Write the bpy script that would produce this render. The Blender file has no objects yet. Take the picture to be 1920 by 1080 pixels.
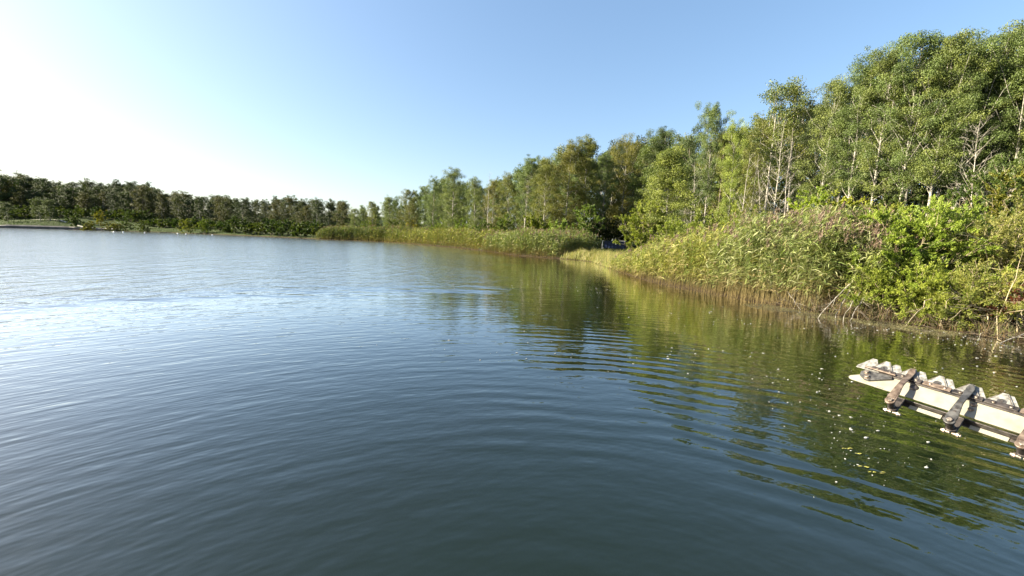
import bpy, math, random
import numpy as np
from mathutils import Vector, Matrix

# ------------------------------------------------------------------ camera
F = 760.0                       # focal length in pixels of the 1920 px wide photograph
H0 = 2.2                        # eye height above the water
PITCH = math.atan(93.0 / F)
ROLL = math.radians(1.8)
SC = bpy.context.scene
COL = SC.collection
fwd = np.array([0, math.cos(PITCH), -math.sin(PITCH)])
r0 = np.array([1.0, 0, 0]); u0 = np.array([0, math.sin(PITCH), math.cos(PITCH)])
RT = math.cos(ROLL) * r0 + math.sin(ROLL) * u0
UP = -math.sin(ROLL) * r0 + math.cos(ROLL) * u0
cam_d = bpy.data.cameras.new('camera'); cam_d.sensor_width = 36; cam_d.lens = 36 * F / 1920
cam_d.clip_start = 0.05; cam_d.clip_end = 8000
cam = bpy.data.objects.new('camera', cam_d); COL.objects.link(cam)
cam.matrix_world = Matrix(((RT[0], UP[0], -fwd[0], 0), (RT[1], UP[1], -fwd[1], 0), (RT[2], UP[2], -fwd[2], H0), (0, 0, 0, 1)))
SC.camera = cam

# ------------------------------------------------------------------ sky, sun, exposure
SUN_AZ = math.radians(-91)      # from +Y towards +X
SUN_EL = math.radians(26)
world = bpy.data.worlds.new('World'); SC.world = world; world.use_nodes = True
nt = world.node_tree; nt.nodes.clear()
sky = nt.nodes.new('ShaderNodeTexSky'); sky.sky_type = 'NISHITA'; sky.sun_disc = False
sky.sun_elevation = SUN_EL; sky.sun_rotation = SUN_AZ
sky.altitude = 100; sky.air_density = 1.0; sky.dust_density = 1.8; sky.ozone_density = 2.2
bg = nt.nodes.new('ShaderNodeBackground'); bg.inputs['Strength'].default_value = 0.086
wo = nt.nodes.new('ShaderNodeOutputWorld')
gm = nt.nodes.new('ShaderNodeGamma'); gm.inputs[1].default_value = 0.72      # soft highlight roll-off of the bright hazy sky
nt.links.new(sky.outputs[0], gm.inputs[0]); hs = nt.nodes.new('ShaderNodeHueSaturation'); hs.inputs['Saturation'].default_value = 1.22
nt.links.new(gm.outputs[0], hs.inputs['Color']); nt.links.new(hs.outputs[0], bg.inputs[0]); nt.links.new(bg.outputs[0], wo.inputs[0])
sd_ = Vector((math.sin(SUN_AZ) * math.cos(SUN_EL), math.cos(SUN_AZ) * math.cos(SUN_EL), math.sin(SUN_EL)))
sl = bpy.data.lights.new('sun', 'SUN'); sl.energy = 5.0; sl.angle = math.radians(0.5); sl.color = (1.0, 0.90, 0.70)
so = bpy.data.objects.new('sun', sl); COL.objects.link(so)
so.rotation_euler = sd_.to_track_quat('Z', 'Y').to_euler(); so.location = (0, 0, 60)
SC.view_settings.view_transform = 'Standard'; SC.view_settings.look = 'None'
SC.view_settings.gamma = 1; SC.view_settings.exposure = 2.2
SC.cycles.max_bounces = 6; SC.cycles.diffuse_bounces = 2; SC.cycles.glossy_bounces = 3
SC.cycles.transmission_bounces = 3; SC.cycles.transparent_max_bounces = 4
SC.cycles.caustics_reflective = False; SC.cycles.caustics_refractive = False

# ------------------------------------------------------------------ pixel helpers (photograph pixels -> world)
def ray(px, py):
    d = fwd + RT * ((px - 960) / F) - UP * ((py - 540) / F)
    return d
def hor(px): return 447 + math.tan(ROLL) * (px - 960)
def water(px, py):
    d = ray(px, py); t = H0 / -d[2]
    return np.array([d[0] * t, d[1] * t])
def at_depth(px, depth):
    d = ray(px, hor(px)); return np.array([d[0] / d[1] * depth, depth])
def z_of(px, py, depth):
    d = ray(px, py); return H0 + d[2] / d[1] * depth

# ------------------------------------------------------------------ mesh helpers
def link(name, me, mat=None, parent=None):
    if mat is not None and len(me.materials) == 0: me.materials.append(mat)
    o = bpy.data.objects.new(name, me); COL.objects.link(o)
    if parent is not None: o.parent = parent
    return o
def quads(name, V, Q, tint=None, col=None, smooth=False, mat=None):
    V = np.asarray(V, dtype=np.float32); Q = np.asarray(Q, dtype=np.int32)
    me = bpy.data.meshes.new(name)
    me.vertices.add(len(V)); me.vertices.foreach_set('co', V.ravel())
    me.loops.add(Q.size); me.loops.foreach_set('vertex_index', Q.ravel())
    me.polygons.add(len(Q)); me.polygons.foreach_set('loop_start', np.arange(0, Q.size, 4, dtype=np.int32))
    me.polygons.foreach_set('use_smooth', np.full(len(Q), smooth, dtype=bool))
    me.update(calc_edges=True)
    if tint is not None:
        a = me.attributes.new('tint', 'FLOAT', 'POINT'); a.data.foreach_set('value', np.asarray(tint, dtype=np.float32))
    if col is not None:
        c = np.ones((len(V), 4), dtype=np.float32); c[:, :3] = col
        a = me.attributes.new('col', 'FLOAT_COLOR', 'POINT'); a.data.foreach_set('color', c.ravel())
    if mat is not None: me.materials.append(mat)
    return me
def unit(a): return a / np.maximum(np.linalg.norm(a, axis=-1, keepdims=True), 1e-9)

class Acc:                       # gathers quads
    def __init__(s): s.V = []; s.Q = []; s.T = []; s.C = []; s.n = 0
    def add(s, V, Q, tint=None, col=None):
        V = np.asarray(V, dtype=float).reshape(-1, 3); s.V.append(V); s.Q.append(np.asarray(Q) + s.n); s.n += len(V)
        if tint is not None: s.T.append(np.broadcast_to(tint, (len(V),)))
        if col is not None: s.C.append(np.broadcast_to(col, (len(V), 3)))
    def mesh(s, name, mat=None, smooth=False):
        return quads(name, np.concatenate(s.V), np.concatenate(s.Q), np.concatenate(s.T) if s.T else None,
                     np.concatenate(s.C) if s.C else None, smooth, mat)
def tube(acc, P, R, sides=5, **k):
    P = np.asarray(P, float); R = np.asarray(R, float); n = len(P)
    T = unit(np.gradient(P, axis=0)); ref = np.array([0.31, 0.95, 0.05]) if abs(T[0][2]) > .6 else np.array([0, 0, 1.0])
    A = unit(np.cross(T, ref)); B = np.cross(T, A)
    ang = np.linspace(0, 2 * np.pi, sides, endpoint=False)
    V = P[:, None, :] + R[:, None, None] * (np.cos(ang)[None, :, None] * A[:, None, :] + np.sin(ang)[None, :, None] * B[:, None, :])
    i = np.arange(n - 1)[:, None] * sides; j = np.arange(sides)[None, :]; j2 = (j + 1) % sides
    Q = np.stack([i + j, i + j2, i + sides + j2, i + sides + j], -1).reshape(-1, 4)
    acc.add(V.reshape(-1, 3), Q, **k)
def leaves(acc, C, L, W, dirs=None, normal=None, tint=None, col=None, rng=None, shape=.5):
    """one diamond-shaped, slightly folded leaf blade for each centre"""
    n = len(C); rng = rng or np.random.default_rng(0)
    A = unit(rng.normal(size=(n, 3)) if dirs is None else dirs)
    N = unit(rng.normal(size=(n, 3)) if normal is None else normal)
    B = unit(np.cross(N, A)); L = np.broadcast_to(L, (n,))[:, None]; W = np.broadcast_to(W, (n,))[:, None]
    N2 = np.cross(A, B)
    p0 = C - A * L * .5; p2 = C + A * L * .5; m = C + A * L * (shape - .5) * .6
    p1 = m + B * W * .5 + N2 * W * .14; p3 = m - B * W * .5 + N2 * W * .14
    V = np.stack([p0, p1, p2, p3], 1).reshape(-1, 3)
    Q = np.arange(4 * n).reshape(n, 4)
    acc.add(V, Q, tint=None if tint is None else np.repeat(np.broadcast_to(tint, (n,)), 4),
            col=None if col is None else np.repeat(np.broadcast_to(col, (n, 3)), 4, axis=0))

def tag(o, label=None, cat=None, group=None, kind=None):
    if label: o['label'] = label
    if cat: o['category'] = cat
    if group: o['group'] = group
    if kind: o['kind'] = kind
    return o

# ------------------------------------------------------------------ materials
def new_mat(name):
    m = bpy.data.materials.new(name); m.use_nodes = True; m.node_tree.nodes.clear()
    return m, m.node_tree.nodes, m.node_tree.links
def N(ns, t, **kw):
    n = ns.new(t)
    for k, v in kw.items():
        if k.startswith('i_'):
            key = k[2:]; key = int(key) if key.isdigit() else key
            n.inputs[key].default_value = v
        else: setattr(n, k, v)
    return n
def mathn(ns, ls, op, a, b=None, c=None):
    n = ns.new('ShaderNodeMath'); n.operation = op
    for i, v in enumerate((a, b, c)):
        if v is None: continue
        if isinstance(v, (int, float)): n.inputs[i].default_value = v
        else: ls.new(v, n.inputs[i])
    return n.outputs[0]
def mixc(ns, ls, f, a, b, bt='MIX'):
    n = ns.new('ShaderNodeMix'); n.data_type = 'RGBA'; n.blend_type = bt
    for i, v in ((0, f), (6, a), (7, b)):
        if isinstance(v, (int, float)): n.inputs[i].default_value = v
        elif isinstance(v, tuple): n.inputs[i].default_value = v + (1,) if len(v) == 3 else v
        else: ls.new(v, n.inputs[i])
    return n.outputs[2]

def leaf_material(name, dark, light, trans=.35, use_col=False):
    m, ns, ls = new_mat(name)
    if use_col:
        base = N(ns, 'ShaderNodeAttribute', attribute_name='col').outputs['Color']
    else:
        t = N(ns, 'ShaderNodeAttribute', attribute_name='tint').outputs['Fac']
        c = mixc(ns, ls, t, dark, light)
        oi = N(ns, 'ShaderNodeObjectInfo')
        base = mixc(ns, ls, 1.0, c, oi.outputs['Color'], 'MULTIPLY')
    p = N(ns, 'ShaderNodeBsdfPrincipled'); ls.new(base, p.inputs['Base Color'])
    p.inputs['Roughness'].default_value = .48; p.inputs['Specular IOR Level'].default_value = .28
    tr = N(ns, 'ShaderNodeBsdfTranslucent')
    tc = mixc(ns, ls, 1.0, base, (1.25, 1.35, .55), 'MULTIPLY'); ls.new(tc, tr.inputs[0])
    mx = N(ns, 'ShaderNodeMixShader'); mx.inputs[0].default_value = trans
    ls.new(p.outputs[0], mx.inputs[1]); ls.new(tr.outputs[0], mx.inputs[2])
    o = N(ns, 'ShaderNodeOutputMaterial'); ls.new(mx.outputs[0], o.inputs[0])
    return m
M_leaf = leaf_material('tree_foliage', (.030, .048, .012), (.170, .192, .050), .24)
M_leaf_bush = leaf_material('bush_foliage', (.060, .088, .016), (.22, .235, .060), .30)
M_reed = leaf_material('reed_blades', None, None, .3, True)

def bark_material(name, c1, c2, scale=(9, 9, 3), bumpd=.01):
    m, ns, ls = new_mat(name)
    tc = N(ns, 'ShaderNodeTexCoord'); mp = N(ns, 'ShaderNodeMapping'); mp.inputs['Scale'].default_value = scale
    ls.new(tc.outputs['Object'], mp.inputs[0])
    nz = N(ns, 'ShaderNodeTexNoise'); nz.inputs['Scale'].default_value = 1.0; nz.inputs['Detail'].default_value = 6
    ls.new(mp.outputs[0], nz.inputs[0])
    rp = N(ns, 'ShaderNodeValToRGB'); rp.color_ramp.elements[0].position = .40; rp.color_ramp.elements[1].position = .56
    rp.color_ramp.elements[0].color = c1 + (1,); rp.color_ramp.elements[1].color = c2 + (1,)
    ls.new(nz.outputs[0], rp.inputs[0])
    p = N(ns, 'ShaderNodeBsdfPrincipled'); ls.new(rp.outputs[0], p.inputs['Base Color']); p.inputs['Roughness'].default_value = .85
    b = N(ns, 'ShaderNodeBump'); b.inputs['Distance'].default_value = bumpd; ls.new(nz.outputs[0], b.inputs['Height']); ls.new(b.outputs[0], p.inputs['Normal'])
    o = N(ns, 'ShaderNodeOutputMaterial'); ls.new(p.outputs[0], o.inputs[0])
    return m
M_bark_pale = bark_material('pale_aspen_bark', (.10, .085, .065), (.34, .32, .265), (5, 5, 9))
M_bark_dark = bark_material('dark_bark', (.05, .04, .03), (.15, .12, .09), (6, 6, 2))
M_bark_dead = bark_material('bleached_dead_wood', (.13, .11, .09), (.36, .33, .275), (8, 8, 3))
M_twig = bark_material('willow_twig', (.16, .12, .07), (.38, .32, .20), (14, 14, 5))

# ------------------------------------------------------------------ the shoreline and terrain
shore_px = [(-420, 411), (-150, 421), (0, 427.2), (130, 430.5), (250, 434), (350, 437.5), (480, 443), (560, 446.5), (592, 448.5),
            (660, 451), (720, 453.5), (790, 459), (850, 464), (910, 471), (960, 478), (1010, 482), (1055, 485.5), (1085, 488), (1110, 491), (1150, 507),
            (1200, 524), (1250, 536), (1300, 545), (1350, 554), (1400, 564), (1450, 573), (1520, 585), (1600, 597), (1700, 609), (1800, 624), (1920, 644)]
SH = [tuple(water(*p)) for p in shore_px]
SH += [(14.5, 6), (16, 0), (18, -20), (10, -60), (-60, -120), (-260, -120), (-420, 40)]
SHA = np.array(SH)
def signed(P):
    """distance to the shoreline, positive on land"""
    P = np.asarray(P, float).reshape(-1, 2); d2 = np.full(len(P), 1e18); ins = np.zeros(len(P), bool)
    n = len(SHA)
    for i in range(n):
        a = SHA[i]; b = SHA[(i + 1) % n]; ab = b - a
        t = np.clip(((P - a) @ ab) / (ab @ ab), 0, 1)
        q = P - a - t[:, None] * ab; d2 = np.minimum(d2, (q * q).sum(1))
        c = ((a[1] > P[:, 1]) != (b[1] > P[:, 1]))
        xx = (b[0] - a[0]) * (P[:, 1] - a[1]) / (b[1] - a[1] + 1e-12) + a[0]
        ins ^= c & (P[:, 0] < xx)
    d = np.sqrt(d2); return np.where(ins, -d, d)
def sstep(a, b, x):
    t = np.clip((x - a) / (b - a), 0, 1); return t * t * (3 - 2 * t)
def ground_z(P):
    P = np.asarray(P, float).reshape(-1, 2); s = signed(P); x, y = P[:, 0], P[:, 1]
    land = .42 * sstep(0, 1.6, s) + .014 * np.clip(s, 0, 60)
    left = sstep(-60, -120, x) * sstep(60, 120, y)
    hill = left * (.135 * np.clip(s, 0, 45) + .07 * np.clip(s - 45, 0, 140))
    mid = (1 - left) * .008 * np.clip(s - 20, 0, 200)
    bumps = .12 * np.sin(x * .31 + 1.3 * np.sin(y * .13)) * np.sin(y * .27) * sstep(1, 8, s)
    return np.where(s > 0, land + hill + mid + bumps, -1.4 * sstep(0, 5, -s) - .02)
def gz(x, y): return float(ground_z([[x, y]])[0])

ang = np.radians(np.concatenate([np.arange(-180, -60, 3.0), np.arange(-60, 60, .35), np.arange(60, 180, 3.0)]))
rad = np.concatenate([[.5], np.geomspace(3, 500, 260), np.geomspace(520, 4500, 24)])
A_, R_ = np.meshgrid(ang, rad)
X = R_ * np.sin(A_); Y = R_ * np.cos(A_)
Z = ground_z(np.stack([X.ravel(), Y.ravel()], 1)).reshape(X.shape)
na = len(ang); nr = len(rad)
i = np.arange(nr - 1)[:, None] * na; j = np.arange(na)[None, :]; j2 = (j + 1) % na
Q = np.stack([i + j, i + na + j, i + na + j2, i + j2], -1).reshape(-1, 4)
m, ns, ls = new_mat('ground_soil_and_grass')
g = N(ns, 'ShaderNodeNewGeometry'); nz = N(ns, 'ShaderNodeTexNoise'); nz.inputs['Scale'].default_value = .25; nz.inputs['Detail'].default_value = 8
ls.new(g.outputs['Position'], nz.inputs[0])
nz2 = N(ns, 'ShaderNodeTexNoise'); nz2.inputs['Scale'].default_value = 6; nz2.inputs['Detail'].default_value = 6; ls.new(g.outputs['Position'], nz2.inputs[0])
c = mixc(ns, ls, nz.outputs[0], (.022, .040, .012), (.045, .056, .020))  # base darkened, also carries the tree shade of the far lawn
c = mixc(ns, ls, mathn(ns, ls, 'MULTIPLY', nz2.outputs[0], .5), c, (.05, .06, .02))
sx = N(ns, 'ShaderNodeSeparateXYZ'); ls.new(g.outputs['Position'], sx.inputs[0])
wet = N(ns, 'ShaderNodeMapRange'); wet.inputs['From Min'].default_value = .10; wet.inputs['From Max'].default_value = .34; ls.new(sx.outputs[2], wet.inputs[0])
c = mixc(ns, ls, wet.outputs[0], (.045, .033, .02), c)
p = N(ns, 'ShaderNodeBsdfPrincipled'); p.inputs['Roughness'].default_value = 1.0; p.inputs['Specular IOR Level'].default_value = 0.05; ls.new(c, p.inputs['Base Color'])
b = N(ns, 'ShaderNodeBump'); b.inputs['Distance'].default_value = .08; ls.new(nz2.outputs[0], b.inputs['Height']); ls.new(b.outputs[0], p.inputs['Normal'])
o = N(ns, 'ShaderNodeOutputMaterial'); ls.new(p.outputs[0], o.inputs[0])
ground = link('ground', quads('ground', np.stack([X, Y, Z], -1).reshape(-1, 3), Q, smooth=True, mat=m))
tag(ground, 'grassy lake bank and low wooded land round the water', 'ground', kind='structure')

# ------------------------------------------------------------------ water
m, ns, ls = new_mat('lake_water')
g = N(ns, 'ShaderNodeNewGeometry')
sx = N(ns, 'ShaderNodeSeparateXYZ'); ls.new(g.outputs['Position'], sx.inputs[0])
X0 = sx.outputs[0]; Y0 = sx.outputs[1]
M_ = lambda op, a, b=None, c=None: mathn(ns, ls, op, a, b, c)
xx = M_('SUBTRACT', X0, .4); yy = M_('SUBTRACT', Y0, -.2)
rr = M_('SQRT', M_('ADD', M_('MULTIPLY', xx, xx), M_('MULTIPLY', yy, yy)))
th = M_('ARCTAN2', xx, yy)
def vec(a, b, c=0.0):
    n = ns.new('ShaderNodeCombineXYZ')
    for k, v in enumerate((a, b, c)):
        if isinstance(v, (int, float)): n.inputs[k].default_value = v
        else: ls.new(v, n.inputs[k])
    return n.outputs[0]
def noise(v, scale=1.0, detail=0.0, rough=.5, dist=0.0):
    n = ns.new('ShaderNodeTexNoise'); n.inputs['Scale'].default_value = scale; n.inputs['Detail'].default_value = detail
    n.inputs['Roughness'].default_value = rough; n.inputs['Distortion'].default_value = dist; ls.new(v, n.inputs[0]); return n.outputs[0]
def mrange(v, a, b, lo=0.0, hi=1.0):
    n = ns.new('ShaderNodeMapRange'); n.interpolation_type = 'SMOOTHSTEP'
    n.inputs['From Min'].default_value = a; n.inputs['From Max'].default_value = b; n.inputs['To Min'].default_value = lo; n.inputs['To Max'].default_value = hi
    ls.new(v, n.inputs[0]); return n.outputs[0]
big = noise(vec(X0, Y0), .12, 2)                       # slow patchiness
# rings running out from the boat, broken up
ph = M_('MULTIPLY', noise(vec(M_('MULTIPLY', xx, .55), M_('MULTIPLY', yy, .55)), 1.0, 1), 9.0)
ring = M_('SINE', M_('ADD', M_('MULTIPLY', rr, 2 * math.pi / .37), ph))
env = mrange(noise(vec(M_('MULTIPLY', rr, .5), M_('MULTIPLY', th, 2.2), 3.0), 1.0, 1), .35, .68)
fade = mrange(rr, 3.0, 13.0, 1.0, .35)
h = M_('MULTIPLY', M_('MULTIPLY', M_('MULTIPLY', ring, env), M_('MULTIPLY', fade, mrange(X0, -2.5, 1.0, .25, 1.0))), .0036)
arc = noise(vec(M_('DIVIDE', rr, .24), M_('MULTIPLY', th, 5.0)), 1.0, 2.0)
h = M_('ADD', h, M_('MULTIPLY', arc, .0075))
arc2 = noise(vec(M_('DIVIDE', rr, .11), M_('MULTIPLY', th, 9.0), 7.0), 1.0, 1.0)
leftm = mrange(X0, 1.5, -4.0, .25, 1.0)
h = M_('ADD', h, M_('MULTIPLY', M_('MULTIPLY', arc2, leftm), .0062))
# light crossing ripple
crs = noise(vec(M_('ADD', M_('MULTIPLY', X0, 2.6), M_('MULTIPLY', Y0, 1.6)), M_('ADD', M_('MULTIPLY', Y0, 5.0), M_('MULTIPLY', X0, -2.2)), 2.0), 1.0, 2.0)
h = M_('ADD', h, M_('MULTIPLY', M_('MULTIPLY', crs, mrange(X0, 3.0, -3.0, .8, 1.3)), .0058))
fine = noise(vec(M_('MULTIPLY', X0, 9.0), M_('MULTIPLY', Y0, 13.0), 6.0), 1.0, 2.0)
h = M_('ADD', h, M_('MULTIPLY', fine, .0006))
# long low swell that bends the reflections
sw = noise(vec(M_('MULTIPLY', X0, .5), M_('MULTIPLY', Y0, 1.0), 5.0), 1.0, 1.0)
h = M_('ADD', h, M_('MULTIPLY', sw, .012))
# wind-ruffled part of the lake further out
edge = M_('ADD', rr, M_('MULTIPLY', noise(vec(M_('MULTIPLY', X0, .25), M_('MULTIPLY', Y0, .6), 1.0), 1.0, 3.0), 5.0))
azm = M_('ARCTAN2', X0, Y0)
azn = M_('ADD', azm, M_('MULTIPLY', big, .25))
wind = M_('MULTIPLY', mrange(edge, 18.0, 21.5), mrange(azn, .20, -.04))
wn = noise(vec(M_('MULTIPLY', X0, 1.1), M_('MULTIPLY', Y0, 1.0), 4.0), 1.0, 5.0, .62)
h = M_('ADD', h, M_('MULTIPLY', M_('MULTIPLY', wn, wind), .065))
wn2 = noise(vec(M_('MULTIPLY', X0, 1.3), M_('MULTIPLY', Y0, .42), 8.0), 1.0, 2.0, .6)
h = M_('ADD', h, M_('MULTIPLY', M_('MULTIPLY', wn2, wind), .06))
wn3 = noise(vec(M_('MULTIPLY', X0, .5), M_('MULTIPLY', Y0, .12), 8.5), 1.0, 2.0, .6)
h = M_('ADD', h, M_('MULTIPLY', M_('MULTIPLY', wn3, wind), .06))
bp = N(ns, 'ShaderNodeBump'); bp.inputs['Strength'].default_value = 1.0; bp.inputs['Distance'].default_value = 1.0
ls.new(h, bp.inputs['Height'])
fr = N(ns, 'ShaderNodeFresnel'); fr.inputs['IOR'].default_value = 1.36; ls.new(bp.outputs[0], fr.inputs['Normal'])
gl = N(ns, 'ShaderNodeBsdfGlossy'); gl.inputs['Color'].default_value = (1, 1, 1, 1)
ls.new(M_('ADD', M_('MULTIPLY', wind, .13), .012), gl.inputs['Roughness']); ls.new(bp.outputs[0], gl.inputs['Normal'])
df = N(ns, 'ShaderNodeBsdfDiffuse')
mud = noise(vec(X0, Y0, 9.0), .35, 3)
ls.new(mixc(ns, ls, mud, (.0045, .0095, .0040), (.0065, .009, .0035)), df.inputs['Color'])
mx = N(ns, 'ShaderNodeMixShader'); ls.new(M_('MINIMUM', M_('MULTIPLY', fr.outputs[0], 1.95), 1.0), mx.inputs[0]); ls.new(df.outputs[0], mx.inputs[1]); ls.new(gl.outputs[0], mx.inputs[2])
o = N(ns, 'ShaderNodeOutputMaterial'); ls.new(mx.outputs[0], o.inputs[0])
S = 620.0
wme = quads('lake_water', [(-S, -S, 0), (S, -S, 0), (S, S, 0), (-S, S, 0)], [[0, 1, 2, 3]], mat=m)
tag(link('lake_water', wme), 'calm lake water reflecting the sky and the wooded bank', 'water', kind='structure')

# ------------------------------------------------------------------ tree builders
def tree_meshes(seed, kind):
    """returns (trunk mesh, crown mesh, nominal height)"""
    rng = np.random.default_rng(seed); H = 16.0
    P = dict(aspen=dict(t0=.38, W=2.5, nl=52, nleaf=44000, ls=.088, cl=.52, up=(.5, 1.1), r=.0078, bark=M_bark_pale),
             full=dict(t0=.14, W=3.1, nl=56, nleaf=42000, ls=.102, cl=.66, up=(.2, .8), r=.009, bark=M_bark_pale),
             broad=dict(t0=.10, W=4.0, nl=44, nleaf=22000, ls=.17, cl=.9, up=(.1, .8), r=.014, bark=M_bark_dark),
             sparse=dict(t0=.50, W=1.9, nl=26, nleaf=7500, ls=.13, cl=.55, up=(.5, 1.0), r=.008, bark=M_bark_pale),
             cone=dict(t0=.03, W=4.0, nl=72, nleaf=42000, ls=.15, cl=.80, up=(.3, .9), r=.009, bark=M_bark_pale),
             far=dict(t0=.03, W=4.4, nl=40, nleaf=11500, ls=.27, cl=1.05, up=(.1, .8), r=.012, bark=M_bark_dark),
             farslim=dict(t0=.05, W=3.2, nl=34, nleaf=9000, ls=.25, cl=.85, up=(.3, .9), r=.010, bark=M_bark_pale))[kind]
    tr = Acc(); n = 12; t = np.linspace(0, 1, n)
    ax = rng.normal(0, .022 * H, 2); wig = rng.normal(0, .003 * H, (n, 2)).cumsum(0) * .5
    T = np.stack([ax[0] * t ** 1.6 + wig[:, 0] * t, ax[1] * t ** 1.6 + wig[:, 1] * t, t * H * .97], 1); T[0, 2] = -.4
    rt = H * P['r'] * (1 - t * .93) + .01; rt[0] *= 1.2
    tube(tr, T, rt, 8)
    twin = kind in ('aspen', 'sparse') and rng.random() < .5
    if twin:
        k = 4; off = rng.normal(0, .8, 2)
        T2 = T[k:] + np.concatenate([off[None] * np.linspace(0, 1.6, n - k)[:, None], np.zeros((n - k, 1))], 1)
        tube(tr, T2, rt[k:] * .55, 7)
    def at(tt):
        return np.array([np.interp(tt, t, T[:, q]) for q in range(3)])
    C = []; Rc = []
    t0 = P['t0']
    for k in range(P['nl']):
        u = (k + rng.random()) / P['nl']; tt = t0 * .9 + (1 - t0 * .9) * u
        if kind == 'cone': R = P['W'] * (1 - u) ** .75 * (.55 + .45 * min(1, u * 6 + .2)) + .25
        else: R = P['W'] * (math.sin(math.pi * min(1, (u * .80 + .16))) ** .65) * rng.uniform(.55, 1.15)
        az = k * 2.399 + rng.normal(0, .5); el = rng.uniform(*P['up']); s = at(tt * .97)
        d = np.array([math.cos(az) * math.cos(el), math.sin(az) * math.cos(el), math.sin(el)])
        L = R / max(.3, math.cos(el)); L = min(L, R * 1.6)
        q = np.linspace(0, 1, 5)[:, None]; bend = np.array([0, 0, rng.uniform(-.05, .28)]) * L
        B = s + d * L * q + bend * q ** 2 + rng.normal(0, .05 * L, (5, 3)) * q
        if B[-1, 2] > H: B[:, 2] -= (B[-1, 2] - H) * q[:, 0]
        r1 = np.interp(tt, t, rt) * rng.uniform(.18, .32); tube(tr, B, r1 * (1 - q[:, 0] * .8) + .006, 5)
        for qq in (.42, .7, 1.0):
            if qq < .5 and rng.random() < .45: continue
            c0 = B[0] * (1 - qq) + B[-1] * qq
            for _ in range(2):
                C.append(c0 + rng.normal(0, P['cl'] * .55, 3)); Rc.append(P['cl'] * rng.uniform(.55, 1.15) * (1 if qq > .5 else .8))
    if kind in ('aspen', 'full', 'sparse', 'cone'):
        for k in range(9):
            f = rng.uniform(.72, .93); b0 = at(f) + [*rng.normal(0, P['W'] * .22, 2), 0]; hh = rng.uniform(.8, 2.2)
            tube(tr, [b0, b0 + [0, 0, hh * .5], b0 + [rng.normal(0, .1), rng.normal(0, .1), hh]], [.03, .02, .005], 4)
            for e_ in (.35, .6, .85, 1.05): C.append(b0 + [0, 0, hh * e_]); Rc.append(P['cl'] * (.62 - .32 * e_))
    for _ in range(5): C.append(at(.96) + rng.normal(0, .35, 3) - [0, 0, .2]); Rc.append(P['cl'] * .5)
    C = np.array(C); Rc = np.array(Rc)
    w = Rc ** 2.2; idx = rng.choice(len(C), P['nleaf'], p=w / w.sum())
    g = rng.normal(size=(P['nleaf'], 3)); g = unit(g) * (rng.random((P['nleaf'], 1)) ** .45) * [1.15, 1.15, .72]
    pos = C[idx] + g * Rc[idx][:, None]
    pos[:, 2] = np.maximum(pos[:, 2], .25)
    nrm = rng.normal(size=pos.shape) * .55 + unit(g) * 1.0 + np.array([0, 0, .4])
    dr = rng.normal(size=pos.shape) + np.array([0, 0, -.35])
    ct = rng.normal(0, .14, len(C))
    tint = np.clip(.50 + ct[idx] * 1.2 + rng.normal(0, .11, len(pos)), 0, 1)
    sz = P['ls'] * rng.uniform(.65, 1.3, len(pos))
    cr = Acc(); leaves(cr, pos, sz, sz * .72, dr, nrm, tint=tint, rng=rng)
    return tr.mesh('trunk', P['bark'], True), cr.mesh('crown', M_leaf), H

LIB = {}
for kind, n in (('aspen', 5), ('full', 5), ('broad', 4), ('sparse', 2), ('cone', 1), ('far', 5), ('farslim', 4)):
    LIB[kind] = [tree_meshes(100 + 17 * k + sum(map(ord, kind)), kind) for k in range(n)]
rnd = random.Random(5)
def put_tree(x, y, height, kind, label, cat='tree', group=None, col=(1, 1, 1), name=None, var=None, wscale=1.0, zsink=0, lean=None):
    tm, cm, H = LIB[kind][rnd.randrange(len(LIB[kind])) if var is None else var]
    names = dict(aspen='aspen_tree', full='leafy_tree', broad='broadleaf_tree', sparse='thin_aspen_tree', cone='conical_tree', far='broadleaf_tree', farslim='slim_tree')
    r = bpy.data.objects.new(name or names[kind], None); COL.objects.link(r)
    r.empty_display_size = .5
    s = height / H; sw_ = s * wscale
    r.location = (x, y, gz(x, y) - zsink); r.scale = (sw_, sw_, s)
    lx, ly = lean or (rnd.gauss(0, .018), rnd.gauss(0, .018))
    r.rotation_euler = (lx, ly, rnd.uniform(0, 6.28))
    tag(r, label, cat, group)
    t_ = link('trunk', tm, parent=r); c_ = link('crown', cm, parent=r)
    c_.color = (col[0], col[1], col[2], 1)
    return r
def tree_px(px, ytop, depth, kind, label, **k):
    x, y = at_depth(px, depth)
    h = z_of(px, ytop, depth) - gz(x, y)
    # the camera is rolled: slide so that the crown, not only the foot, stands over its pixel
    x -= math.tan(ROLL) * 0.6 * h
    return put_tree(x, y, h * 1.01, kind, label, **k)

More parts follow.
